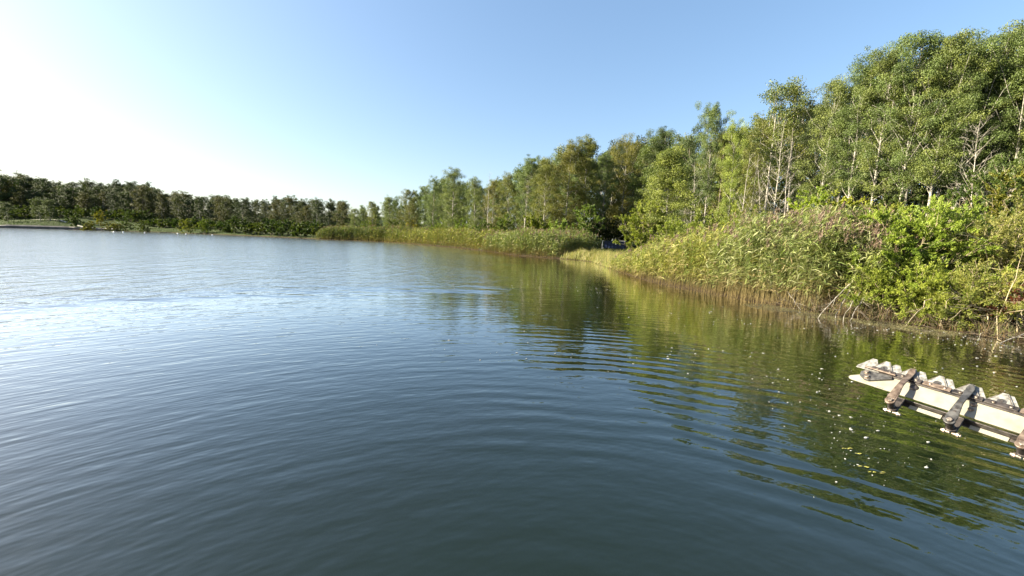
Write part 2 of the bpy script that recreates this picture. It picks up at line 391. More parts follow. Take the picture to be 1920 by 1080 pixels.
G = (1.1, 1.12, 1.0); COOL = (.97, 1.1, 1.12); WARM = (1.25, 1.12, .75); BROWN = (1.35, 1.08, .75); DARK = (.62, .72, .75); LIME = (1.7, 1.75, 1.1); PALE = (1.5, 1.5, 1.35)
AG = 'tall aspens along the wooded bank'
right = [
 (1322, 203, 44, 'aspen', COOL, 'slim aspen with a pointed feathery top above the pale conical tree', .7),
 (1366, 232, 41, 'full', LIME, 'light green narrow tree just beside the bare grey trunks', .62),
 (1432, 160, 42, 'sparse', G, 'thin aspen with a sparse high crown and long bare pale trunk', 1.1),
 (1478, 158, 43, 'sparse', WARM, 'second thin aspen with bare lower trunk, slightly brownish crown', 1.0),
 (1404, 240, 46, 'full', WARM, 'olive tree filling the gap behind the bare grey trunks', .7),
 (1530, 142, 35, 'full', G, 'full crowned aspen at the left end of the tallest tree group', .75),
 (1585, 118, 33, 'aspen', COOL, 'tall aspen with a pale trunk showing above the lime green shrub', .9),
 (1628, 100, 31, 'aspen', G, 'tall aspen whose pale trunk rises behind the purple reed plumes', .9),
 (1684, 70, 29.5, 'aspen', COOL, 'very tall aspen with twin pointed top over the big willow shrub', .95),
 (1736, 64, 28, 'aspen', G, 'very tall aspen with white trunk behind the green willow shrub', .95),
 (1786, 74, 27.5, 'aspen', COOL, 'tall aspen with leaning pale trunk in the middle of the tallest group', .9),
 (1836, 58, 28, 'aspen', G, 'very tall aspen with forked bare pale limbs below its crown', 1.0),
 (1884, 50, 26, 'aspen', COOL, 'tallest aspen at the edge of the view with a broad rustling top', 1.0),
 (1945, 60, 25, 'aspen', G, 'tall aspen half cut off by the edge of the view', 1.0),
 (2015, 70, 25, 'full', G, 'dense tall tree just beyond the edge of the view', 1.0),
]
for px, yt, d, kd, cl, lab, ws in right:
    tree_px(px, yt, d, kd, lab, group=AG, col=cl, wscale=ws * .88)
mid = [
 (1284, 248, 52, 'broad', DARK, 'dark green tree behind the pale conical tree', .6),
 (1236, 244, 64, 'aspen', DARK, 'tall dark tree with a two lobed top behind the pale conical tree', .9),
 (1212, 268, 66, 'broad', (.8, .9, .6), 'dark olive tree between the brown topped tree and the conical tree', .75),
 (1166, 263, 86, 'full', BROWN, 'rust brown topped tree above the blue dumpster', .95),
 (1132, 290, 84, 'aspen', COOL, 'grey green slim tree left of the rust topped tree', .8),
 (1098, 262, 68, 'aspen', WARM, 'olive brown tree with a ragged double top', 1.0),
 (1060, 268, 67, 'full', BROWN, 'brownish birch with pale leaning trunks beside the dark opening', .9),
 (1022, 296, 66, 'full', WARM, 'golden olive birch leaning over the reed bed', .95),
 (984, 300, 72, 'aspen', COOL, 'narrow green tree at the left of the golden birches', .9),
 (955, 326, 75, 'full', WARM, 'yellowish tree standing low behind the reeds', .8),
 (925, 338, 82, 'full', BROWN, 'russet tree with a thin bare pole rising beside it', .7),
 (893, 336, 88, 'full', G, 'rounded green tree beside the russet tree', .9),
 (850, 318, 96, 'full', G, 'tallest bright green tree over the far reed bed', 1.0),
 (812, 336, 104, 'full', COOL, 'green tree with a small pointed top beside the tallest bright one', .75),
 (768, 356, 122, 'broad', (1.1, .95, .7), 'dark olive rounded tree with a golden foot', .75),
 (733, 371, 136, 'broad', G, 'low spreading green tree behind the dark reeds', .75),
 (700, 378, 144, 'full', WARM, 'small yellowish tree left of the spreading green tree', .8),
 (664, 392, 154, 'broad', G, 'small pale green tree near the tip of the far reed bed', .8),
]
for px, yt, d, kd, cl, lab, ws in mid:
    tree_px(px, yt, d, kd, lab, group='trees behind the reed beds', col=cl, wscale=ws)
# understorey and rows behind: dense, dark wood
sky_x = [-500, 0, 80, 150, 250, 290, 320, 400, 470, 520, 590, 640, 690, 745, 790, 850, 905, 960, 1010, 1060, 1100, 1150, 1215, 1270, 1300, 1330, 1400, 1440, 1500, 1600, 1700, 1900, 2400]
sky_y = [300, 327, 343, 347, 344, 352, 366, 369, 380, 376, 377, 382, 378, 368, 350, 322, 342, 315, 290, 266, 262, 268, 262, 250, 240, 205, 200, 162, 158, 112, 72, 52, 40]
dep_x = [-500, 0, 100, 300, 500, 600, 660, 700, 760, 850, 960, 1060, 1200, 1290, 1400, 1500, 1600, 1700, 1800, 1920, 2400]
dep_y = [240, 212, 215, 208, 180, 164, 158, 150, 130, 102, 80, 70, 72, 56, 46, 41, 36, 33.5, 32, 30, 27]
far_groups = [(-400, 110, 'dark broadleaf tree on the slope behind the mown lawn', 'wood behind the lawn'),
              (110, 300, 'dark green tree in the wood behind the golden tree', 'wood behind the golden tree'),
              (300, 480, 'dark tree in the far wood behind the two shore bushes', 'wood behind the two shore bushes'),
              (480, 640, 'dark narrow tree crowded at the far water edge', 'trees crowded at the far water edge')]
for row, (dd, dy) in enumerate(((0, 3), (10, 0), (22, -1), (38, -2))):
    px = -330 + row * 9
    while px < 650:
        depth = float(np.interp(px, dep_x, dep_y)) + dd + rnd.uniform(-3, 3)
        yt = float(np.interp(px, sky_x, sky_y)) + dy + rnd.uniform(-7, 10)
        if row == 0: yt += rnd.choice((0, 8, 14))
        kd = 'farslim' if (px > 440 and rnd.random() < .6) or rnd.random() < .25 else 'far'
        cl = rnd.choice(((.36, .42, .36), (.46, .46, .34), (.30, .36, .38), (.60, .50, .36), (.38, .46, .37)))  # foliage colours darkened to imitate the backlit far wood
        lab, grp = next(((a[2], a[3]) for a in far_groups if a[0] <= px < a[1]), far_groups[-1][2:])
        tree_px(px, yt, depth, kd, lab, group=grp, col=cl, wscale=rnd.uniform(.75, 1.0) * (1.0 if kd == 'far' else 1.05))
        px += rnd.uniform(4.2, 6.0) * F / depth * (1.0 if row else .95)
back_groups = [(600, 900, 'green tree in the back rows behind the far reed bed', 'back rows behind the far reed bed'),
               (900, 1130, 'dark tree in the back rows behind the golden birches', 'back rows behind the golden birches'),
               (1130, 1290, 'dark tree in the shaded wood behind the dumpster', 'shaded wood behind the dumpster'),
               (1290, 1500, 'green tree in the back rows behind the bare grey trunks', 'back rows behind the bare trunks'),
               (1500, 2400, 'tree in the dark wood behind the tallest aspens', 'dark wood behind the tallest aspens')]
for row, (dd, dy, kinds) in enumerate(((7, 26, ('broad', 'full')), (13, 12, ('far', 'full')), (24, 6, ('far', 'farslim')), (38, 4, ('far',)))):
    px = 620 + row * 13
    while px < 2300:
        depth = float(np.interp(px, dep_x, dep_y)) + dd + rnd.uniform(-1.5, 1.5)
        if 1115 < px < 1215: depth = max(depth, 92 + row * 8)
        yt = float(np.interp(px, sky_x, sky_y)) + dy + rnd.uniform(0, 18)
        if px > 1300: yt += (14, 34, 40, 45)[row]
        kd = rnd.choice(kinds)
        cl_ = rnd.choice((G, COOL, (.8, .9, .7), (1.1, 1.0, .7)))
        if px > 1470: kd = 'aspen' if row < 2 else kd; cl_ = (.34, .40, .36)  # dark colour paints the shade behind the front aspens
        if 1090 < px < 1235: cl_ = (.30, .36, .30)  # very dark colour paints the canopy shade of the opening
        lab, grp = next((a[2], a[3]) for a in back_groups if a[0] <= px < a[1])
        tree_px(px, yt, depth, kd, lab, group=grp, col=cl_, wscale=rnd.uniform(.75, .95) * (.8 if kd in ('broad', 'far') else .95))
        px += rnd.uniform(4.3, 6.2) * F / depth

# ------------------------------------------------------------------ dead standing trees
def dead_mesh(seed, H, nb=34, fork=True, lean=(0, 0)):
    rng = np.random.default_rng(seed); a = Acc(); n = 12; t = np.linspace(0, 1, n)
    wig = rng.normal(0, .012 * H, (n, 2)).cumsum(0) * .4
    T = np.stack([wig[:, 0] * t + lean[0] * t * H, wig[:, 1] * t + lean[1] * t * H, t * H], 1); T[0, 2] = -.3
    r = .0062 * H * (1 - .93 * t); tube(a, T, r, 7)
    for k in range(nb):
        tt = rng.uniform(.22, .97); s = np.array([np.interp(tt, t, T[:, q]) for q in range(3)])
        az = rng.uniform(0, 6.28); el = rng.uniform(.25, 1.1); L = rng.uniform(.09, .22) * H * (1.15 - tt) + .3
        d = np.array([math.cos(az) * math.cos(el), math.sin(az) * math.cos(el), math.sin(el)])
        q = np.linspace(0, 1, 5)[:, None]; B = s + d * L * q + np.array([0, 0, .25]) * L * q ** 2 + rng.normal(0, .04 * L, (5, 3)) * q
        rb = np.interp(tt, t, r) * .35 + .003; tube(a, B, rb * (1 - .85 * q[:, 0]), 4)
        for _ in range(4):
            f = rng.uniform(.3, 1); s2 = B[0] * (1 - f) + B[-1] * f; L2 = L * rng.uniform(.2, .45)
            d2 = unit(d + rng.normal(0, .7, 3)); B2 = s2 + d2 * L2 * q + rng.normal(0, .04 * L2, (5, 3)) * q
            tube(a, B2, (rb * .45) * (1 - .8 * q[:, 0]) + .002, 3)
    return a.mesh('dead_tree', M_bark_dead, True)
for k, (px, yt, d, lab, ln) in enumerate((
        (1448, 215, 37, 'bare bleached dead tree with many fine branches, tallest of the bare trunks', (.01, 0)),
        (1470, 245, 38.5, 'bare grey dead tree leaning slightly beside the tallest bare trunk', (-.02, 0)),
        (1432, 300, 36, 'short forked dead tree at the foot of the bare grey trunks', (-.10, 0)),
        (1305, 300, 43, 'pale bare dead tree just behind the pale conical tree', (-.02, 0)),
        (1292, 325, 42, 'thin broken dead stem next to the conical tree', (.03, 0)),
        (1388, 285, 39, 'thin bare grey tree between the light green tree and the tallest bare trunk', (0, 0)),
        (1815, 215, 24.5, 'bleached leafless tree with spreading bare limbs under the tallest aspens', (-.05, 0)),
        (917, 320, 80, 'thin bare pole of a dead tree rising above the russet tree', (0, 0)))):
    x, y = at_depth(px, d); z = gz(x, y); h = z_of(px, yt, d) - z
    o = link('dead_tree', dead_mesh(300 + k, h, 46 if k in (0, 6) else 26, lean=ln)); o.location = (x - .02 * h, y, z)
    tag(o, lab, 'dead tree', 'bare dead trees in the wood')

# ------------------------------------------------------------------ shrubs
def shrub(name, px, ytop, depth, width, label, group, col=(1, 1, 1), n=24000, leaf=.085, lw=.32, dep=None, stems=16, seed=0, branchy=0, flat=1.0, cat='shrub', asym=0, sprig=9):
    """willow-like shrub: stems fan out of one foot, sprigs along them, narrow leaves along the sprigs"""
    rng = np.random.default_rng(seed + 900); x, y = at_depth(px, depth); z0 = gz(x, y); Ht = z_of(px, ytop, depth) - z0
    dep = dep or width * .75; st = Acc(); lf = Acc()
    root = bpy.data.objects.new(name, None); COL.objects.link(root); root.location = (x, y, z0); tag(root, label, cat, group)
    PS = []; DS = []; TS = []
    nspr = stems * sprig
    for k in range(stems):
        az = k * 2.399 + rng.normal(0, .3); rr_ = math.sqrt((k + .5) / stems)
        ex = math.cos(az) * rr_ * width * .5 + asym * rr_ * width * .2; ey = math.sin(az) * rr_ * dep * .5
        ez = Ht * (math.sqrt(max(0, 1 - (rr_ * .985) ** 2)) * .90 + .06) * rng.uniform(.82, 1.0) * flat
        q = np.linspace(0, 1, 7)[:, None]; b0 = np.array([rng.normal(0, .22), rng.normal(0, .22), 0])
        E = np.array([ex, ey, ez]); ctrl = np.array([ex * .35, ey * .35, ez * .75])
        B = (1 - q) ** 2 * b0 + 2 * (1 - q) * q * ctrl + q ** 2 * E + rng.normal(0, .04, (7, 3)) * q
        tube(st, B, .015 * (1 - .8 * q[:, 0]) * rng.uniform(.7, 1.2) + .003, 5)
        tn = rng.normal(0, .1)
        for s_ in range(sprig):
            f = rng.uniform(.22, 1.0) ** .8; i0 = f * 6; a_ = int(min(5, i0)); p = B[a_] * (1 - (i0 - a_)) + B[a_ + 1] * (i0 - a_)
            out = np.array([p[0] / (width * .5), p[1] / (dep * .5), .75 * p[2] / Ht])
            d = unit(out + rng.normal(0, .55, 3) + [0, 0, .25]); L = rng.uniform(.35, .9) * (Ht / 3.2) ** .5
            q2 = np.linspace(0, 1, 4)[:, None]; W = p + d * L * q2 + np.array([0, 0, .12]) * q2 ** 2
            W[:, 2] = np.maximum(W[:, 2], .02)
            tube(st, W, .006 * (1 - .7 * q2[:, 0]) + .0015, 3)
            for _ in range(3):
                f2 = rng.uniform(.2, 1); pp = p + d * L * f2; dd_ = unit(d + rng.normal(0, .5, 3)); PS.append((pp, dd_, rng.uniform(.18, .42))); TS.append(tn + rng.normal(0, .10))
    m_ = len(PS); idx = rng.integers(0, m_, n)
    P0 = np.array([a[0] for a in PS])[idx]; D0 = np.array([a[1] for a in PS])[idx]; L0 = np.array([a[2] for a in PS])[idx]; tt = rng.random(n)
    pos = P0 + D0 * (L0 * tt)[:, None] + rng.normal(0, .022, (n, 3))
    dr = D0 * .9 + rng.normal(0, .55, (n, 3)) + [0, 0, .1]
    pos += unit(dr) * leaf * .45
    pos[:, 2] = np.maximum(pos[:, 2], .03 - z0 * .8)
    tint = np.clip(.45 + np.array(TS)[idx] + rng.normal(0, .15, n) + .15 * (tt - .5), 0, 1)
    leaves(lf, pos, leaf * rng.uniform(.7, 1.25, n), leaf * lw, dr, rng.normal(size=(n, 3)) + [0, 0, .6], tint=tint, rng=rng, shape=.4)
    if branchy:
        for k in range(branchy):
            az = rng.uniform(0, 6.28); s = np.array([rng.normal(0, width * .2), rng.normal(0, dep * .2), rng.uniform(.2, .7) * Ht])
            d = unit(np.array([-1.0 + rng.normal(0, .5), -.5 + rng.normal(0, .4), rng.normal(.05, .3)])); L = rng.uniform(.8, 2.0)
            q = np.linspace(0, 1, 6)[:, None]; B = s + d * L * q + np.array([0, 0, rng.uniform(-.5, .3)]) * q ** 2 * L * .4 + rng.normal(0, .02, (6, 3))
            B[:, 2] = np.maximum(B[:, 2], -z0 + .02)
            tube(st, B, .012 * (1 - .75 * q[:, 0]) + .002, 4)
    s_o = link('stems', st.mesh('stems', M_twig, True), parent=root)
    l_o = link('foliage', lf.mesh('foliage', M_leaf_bush), parent=root); l_o.color = (*col, 1)
    return root
NG = 'willow shrubs on the near bank'
shrub('willow_shrub', 1715, 384, 13.8, 5.2, 'large bright green willow shrub overhanging the water beside the reeds', NG, (1.28, 1.45, .8), 82000, .088, .32, stems=34, seed=1, dep=3.4, sprig=11)
shrub('willow_shrub', 1640, 395, 15.3, 2.6, 'yellow green willow shrub rising behind the purple reed plumes', NG, (1.35, 1.3, .8), 20000, .10, .30, stems=16, seed=2)
shrub('willow_shrub', 1745, 505, 12.3, 2.2, 'low spreading bright green bush at the water edge under the large willow', NG, (1.3, 1.35, .8), 15000, .09, .30, stems=15, seed=3, dep=1.6)
shrub('willow_shrub', 1622, 470, 14.8, 1.5, 'small yellowish bush between the reeds and the large willow', NG, (1.25, 1.15, .6), 7000, .09, .32, stems=9, seed=4)
shrub('willow_shrub', 1672, 500, 12.9, 1.9, 'low leafy bush at the water edge at the left foot of the large willow', NG, (1.25, 1.3, .8), 12000, .09, .30, stems=13, seed=23, dep=1.4)
shrub('willow_shrub', 1795, 545, 11.6, 1.5, 'small leafy bush overhanging the water between the large willow and the grey twigs', NG, (1.3, 1.3, .85), 9000, .08, .30, stems=11, seed=24, dep=1.2)
shrub('willow_shrub', 1905, 388, 12.4, 4.0, 'pale olive shrub with many bare bleached twigs at the edge of the view', NG, (1.45, 1.25, 1.35), 38000, .075, .30, stems=28, seed=5, branchy=46, dep=3.0)
shrub('willow_shrub', 1880, 520, 11.1, 2.6, 'low pale olive shrub trailing grey twigs into the water', NG, (1.4, 1.25, 1.15), 20000, .07, .30, stems=18, seed=6, branchy=30, dep=1.6)
shrub('willow_shrub', 2030, 400, 11.5, 3.4, 'pale olive shrub just beyond the edge of the view', NG, (1.4, 1.25, 1.2), 16000, .08, .3, stems=18, seed=7, branchy=12)
shrub('willow_shrub', 1830, 410, 15.6, 2.6, 'mid green shrub between the large willow and the pale olive shrub', NG, (.85, 1.0, .8), 18000, .09, .32, stems=16, seed=8)
shrub('sumac_shrub', 1922, 552, 10.6, .5, 'small shrub with dark red leaves at the edge of the pale olive shrub', None, (.62, .14, .22), 900, .08, .4, stems=6, seed=9)
LG = 'bright shrubs behind the near reeds'
shrub('lime_shrub', 1512, 352, 22.5, 2.3, 'vivid lime green shrub standing above the reeds', LG, (1.5, 1.65, .6), 15000, .11, .45, stems=15, seed=10)
shrub('lime_shrub', 1572, 350, 22.0, 2.0, 'yellow lime shrub with open twigs in front of the pale aspen trunks', LG, (1.55, 1.45, .55), 8500, .12, .5, stems=12, seed=11)
shrub('pale_shrub', 1395, 392, 25, 4.2, 'wide pale green shrub just behind the tall reeds', LG, (1.3, 1.3, .8), 24000, .11, .35, stems=20, seed=12)
shrub('pale_shrub', 1318, 396, 28, 4.0, 'rounded pale green shrub below the light green narrow tree', LG, (1.3, 1.35, .9), 22000, .12, .35, stems=20, seed=13)
shrub('pale_shrub', 1262, 405, 31, 3.8, 'pale green shrub at the right foot of the conical tree', LG, (1.3, 1.35, .85), 20000, .12, .35, stems=18, seed=14)
shrub('pale_shrub', 1208, 372, 37, 4.4, 'rounded leafy shrub beside the dark opening by the dumpster', LG, (1.4, 1.4, .85), 30000, .13, .45, stems=24, seed=15)
tree_px(1250, 281, 37, 'cone', 'pale green conical tree beside the dark opening with the dumpster', group=None, col=(1.55, 1.5, 1.15), wscale=1.1)
UG = 'dark undergrowth shrubs below the aspens'
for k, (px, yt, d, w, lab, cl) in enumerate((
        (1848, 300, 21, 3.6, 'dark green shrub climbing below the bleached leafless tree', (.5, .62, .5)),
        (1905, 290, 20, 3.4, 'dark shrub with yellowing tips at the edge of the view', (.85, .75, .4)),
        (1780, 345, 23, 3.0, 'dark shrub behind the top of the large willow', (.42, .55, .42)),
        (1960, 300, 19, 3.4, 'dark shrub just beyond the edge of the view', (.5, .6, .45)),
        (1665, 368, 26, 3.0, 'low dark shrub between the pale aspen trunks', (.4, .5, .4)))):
    shrub('shade_shrub', px, yt, d, w, lab, UG, cl, 15000, .12, .5, stems=18, seed=30 + k)
for k in range(46):
    px = 1080 + k * 27 + rnd.uniform(-6, 6); d = float(np.interp(px, dep_x, dep_y)) + 9 + rnd.uniform(0, 4)
    if px < 1240: d = 94 + (k % 3) * 3
    h_ = rnd.uniform(4.5, 6.5) * (1.25 if px > 1240 else 1); yt = hor(px) - (h_ - 1.0) / d * F
    lab = 'dark bush in the shaded undergrowth behind the dumpster' if px < 1240 else ('dark bush in the undergrowth behind the bare grey trunks' if px < 1500 else 'dark bush in the undergrowth below the tallest aspens')
    grp = 'undergrowth behind the dumpster' if px < 1240 else ('undergrowth behind the bare trunks' if px < 1500 else 'undergrowth below the tallest aspens')
    shrub('undergrowth_bush', px, yt, d, 5.5 if px < 1240 else 4.2, lab, grp, (.34, .42, .34), 3600, .34 if px < 1240 else .24, .6, stems=14, seed=400 + k, sprig=6, cat='bush')  # row fills bright sky gaps; foliage colour darkened as canopy shade
MG = 'shrubs at the foot of the trees behind the reeds'
for k, (px, yt, d, w, lab, cl) in enumerate((
        (1098, 372, 62, 5.0, 'leafy green shrub left of the dark opening', (.8, 1.0, .7)),
        (1048, 408, 58, 4.6, 'bright green shrub at the foot of the brownish birch', (1.1, 1.3, .8)),
        (1002, 395, 62, 4.0, 'yellow green shrub below the golden birch', (1.3, 1.3, .7)),
        (948, 400, 70, 5.0, 'mid green shrub rising behind the reed bed', (.8, .95, .7)),
        (905, 412, 76, 5.5, 'low grey green shrub under the russet tree', (.65, .8, .7)),
        (868, 408, 92, 6.0, 'light green shrub under the tallest bright tree', (1.1, 1.3, .8)),
        (826, 412, 99, 6.0, 'low shrub in front of the pointed topped tree', (1.1, 1.25, .75)),
        (775, 406, 121, 6.0, 'golden olive shrub at the foot of the dark rounded tree', (1.6, 1.25, .7)),
        (735, 410, 136, 7.0, 'low bright shrub behind the end of the dark reeds', (1.1, 1.2, .7)),
        (690, 413, 144, 7.0, 'small green shrub by the far reed tip', (1.0, 1.15, .7)),
        (1176, 425, 86, 5.0, 'shrub coloured dark as shade behind the right end of the dumpster', (.3, .36, .3)),
        (1138, 395, 80, 5.5, 'tall added shrub coloured very dark as shade directly behind the dumpster', (.22, .27, .22)),  # added for the black opening: its shade is put into these shrubs' colours
        (1112, 408, 80, 4.5, 'shrub coloured dark as shade behind the left end of the dumpster', (.28, .34, .28)))):
    shrub('bank_shrub', px, yt, d, w, lab, MG, cl, 9000, .22, .55, stems=16, seed=50 + k, sprig=8)

# ------------------------------------------------------------------ far shore: lawn trees, bushes, path, edging, buoys
FG = 'bushes on the far shore'
for k, (px, yt, d, w, nm, lab, cl) in enumerate((
        (190, 389, 178, 7.2, 'golden_tree', 'golden yellow conical little tree on the far shore', (1.25, 1.0, .5)),
        (350, 407, 170, 7.5, 'shore_bush', 'rounded olive bush at the far water edge, larger of the pair', (1.3, 1.2, .8)),
        (383, 409, 168, 5.0, 'shore_bush', 'smaller upright bush beside the rounded olive one', (1.1, 1.2, .9)),
        (237, 392, 176, 8.0, 'shore_bush', 'dark green bush right of the golden little tree', (.5, .62, .5)),
        (140, 401, 178, 6.0, 'shore_bush', 'low dark bush on the lawn left of the golden tree', (.45, .55, .45)),
        (268, 411, 172, 6.0, 'shore_bush', 'low greyish bush between the golden tree and the lawn', (.6, .65, .6)),
        (215, 417, 170, 6.0, 'shore_bush', 'low straw coloured brush at the foot of the golden tree', (.9, .75, .6)),
        (165, 418, 170, 5.0, 'shore_bush', 'low brown green brush left of the golden tree foot', (1.1, .9, .6)),
        (428, 428, 166, 4.0, 'shore_bush', 'very low dark bush right of the shore bush pair', (.4, .5, .4)))):
    shrub(nm, px, yt, d, w, lab, FG, cl, 5200, .34, .6, stems=14, seed=80 + k, sprig=7, cat='tree' if k == 0 else 'bush')
fr = random.Random(8)
for k in range(34):
    px = 285 + k * 9.6 + fr.uniform(-3, 3); d = float(np.interp(px, [285, 400, 440, 480, 560, 600], [194, 184, 163, 156, 142, 135])) + fr.uniform(-2, 2)
    yt = hor(px) - fr.uniform(14, 26) + (0 if px > 430 else 4)
    shrub('shore_bush', px, yt, d, fr.uniform(6, 8), 'dark bush in the hedge of undergrowth along the far wood edge', 'undergrowth along the far wood edge', fr.choice(((.35, .45, .35), (.5, .55, .4), (.3, .42, .36))), 1500, .55, .6, stems=10, seed=200 + k, sprig=5, cat='bush')
for k in range(22):
    px = -60 + k * 16 + fr.uniform(-4, 4); d = 205 + fr.uniform(-3, 3)
    yt = hor(px) - fr.uniform(28, 38)
    shrub('shore_bush', px, yt, d, fr.uniform(7, 9), 'dark bush under the trees at the back of the mown lawn', 'undergrowth at the back of the lawn', fr.choice(((.35, .45, .35), (.5, .55, .4), (.3, .42, .36))), 1500, .6, .6, stems=10, seed=260 + k, sprig=5, cat='bush')
for px, yt, d, lab in ((77, 372, 190, 'round headed dark tree on the lawn with a short thin trunk'),
                       (96, 374, 188, 'second dark lawn tree, just right of the first by the path'),
                       (16, 380, 184, 'small flat topped tree at the edge of the far lawn')):
    tree_px(px, yt, d, 'farslim', lab, group='trees on the far lawn', col=(.6, .65, .6), wscale=1.5)

def ribbon(name, pts, half, lift, mat, label, cat, kind='structure', thick=0):
    P = []
    for (x0, y0), (x1, y1) in zip(pts[:-1], pts[1:]):
        for q in np.linspace(0, 1, 12, endpoint=False): P.append((x0 + (x1 - x0) * q, y0 + (y1 - y0) * q))
    P.append(pts[-1]); P = np.array(P); T = unit(np.gradient(P, axis=0)); Nn = np.stack([-T[:, 1], T[:, 0]], 1)
    V = []
    for s in (-1, 1):
        q = P + Nn * half * s; V.append(np.column_stack([q, ground_z(q) + lift]))
    if thick:
        for s in (1, -1):
            q = P + Nn * half * s; V.append(np.column_stack([q, ground_z(q) * 0 - .3]))
    nP = len(P); k = len(V); V = np.stack(V, 1).reshape(-1, 3); Q = []
    for i_ in range(nP - 1):
        for j_ in range(k if thick else 1):
            a = i_ * k + j_; b_ = i_ * k + (j_ + 1) % k; Q.append((a, b_, b_ + k, a + k))
    return tag(link(name, quads(name, V, Q, mat=mat)), label, cat, kind=kind)
def plain(name, c1, c2, scale=4.0, rough=.7, metal=0.0, bump=.002, detail=6, lo=.35, hi=.65):
    m, ns, ls = new_mat(name)
    tc = N(ns, 'ShaderNodeTexCoord'); nz = N(ns, 'ShaderNodeTexNoise'); nz.inputs['Scale'].default_value = scale; nz.inputs['Detail'].default_value = detail
    ls.new(tc.outputs['Object'], nz.inputs[0]); rp = N(ns, 'ShaderNodeValToRGB')
    rp.color_ramp.elements[0].position = lo; rp.color_ramp.elements[1].position = hi
    rp.color_ramp.elements[0].color = c1 + (1,); rp.color_ramp.elements[1].color = c2 + (1,); ls.new(nz.outputs[0], rp.inputs[0])
    p = N(ns, 'ShaderNodeBsdfPrincipled'); ls.new(rp.outputs[0], p.inputs['Base Color']); p.inputs['Metallic'].default_value = metal
    r = N(ns, 'ShaderNodeMapRange'); r.inputs['To Min'].default_value = rough - .12; r.inputs['To Max'].default_value = min(1, rough + .12); ls.new(nz.outputs[0], r.inputs[0]); ls.new(r.outputs[0], p.inputs['Roughness'])
    b = N(ns, 'ShaderNodeBump'); b.inputs['Distance'].default_value = bump; ls.new(nz.outputs[0], b.inputs['Height']); ls.new(b.outputs[0], p.inputs['Normal'])
    o = N(ns, 'ShaderNodeOutputMaterial'); ls.new(p.outputs[0], o.inputs[0]); return m
M_path = plain('pale_gravel', (.22, .20, .16), (.32, .29, .24), 2)
M_stone = plain('dark_wet_stone', (.06, .05, .04), (.15, .13, .11), .6)
ribbon('path', [at_depth(60, 200), at_depth(95, 196), at_depth(125, 188), at_depth(165, 181)], .55, .05, M_path, 'pale gravel path slanting across the far lawn', 'path')
e = [water(p, q) for p, q in ((-330, 414.2), (-150, 421), (0, 427.2), (130, 430.5), (225, 433.3))]
e = [np.array(v) * 1.004 for v in e]
ribbon('stone_edging', e, .5, .75, M_stone, 'low dark stone edging along the far lawn shore', 'retaining wall', kind=None, thick=1)

M_white = plain('white_plastic', (.75, .75, .72), (.85, .85, .82), 5, .4)
def lathe(acc, prof, n=12, c=(0, 0, 0), axis=2):
    prof = np.array(prof); a = np.linspace(0, 2 * np.pi, n, endpoint=False)
    V = np.stack([prof[:, 0:1] * np.cos(a), prof[:, 0:1] * np.sin(a), np.repeat(prof[:, 1:2], n, 1)], -1)
    if axis == 1: V = V[..., [0, 2, 1]]
    if axis == 0: V = V[..., [2, 0, 1]]
    V = V.reshape(-1, 3) + c; i = np.arange(len(prof) - 1)[:, None] * n; j = np.arange(n)[None]; j2 = (j + 1) % n
    acc.add(V, np.stack([i + j, i + j2, i + n + j2, i + n + j], -1).reshape(-1, 4))
bu = Acc(); lathe(bu, [(0.001, -.10), (.12, -.07), (.19, .03), (.2, .13), (.16, .25), (.07, .33), (.05, .42), (.001, .43)], 14)
bum = bu.mesh('buoy', M_white, True)
for px, py, lab in ((213, 435.5, 'white buoy farthest left in the line off the golden tree'), (231, 436, 'white buoy next to the one farthest left'), (271, 437, 'white buoy alone off the low greyish bush'),
                    (333, 439, 'white buoy just left of the rounded olive bush'), (349, 440, 'white buoy in front of the rounded olive bush'), (398, 441.5, 'white buoy at the right end of the line')):
    x, y = water(px, py); o = link('buoy', bum); o.location = (x, y, 0); tag(o, lab, 'buoy', 'white buoys off the far shore')

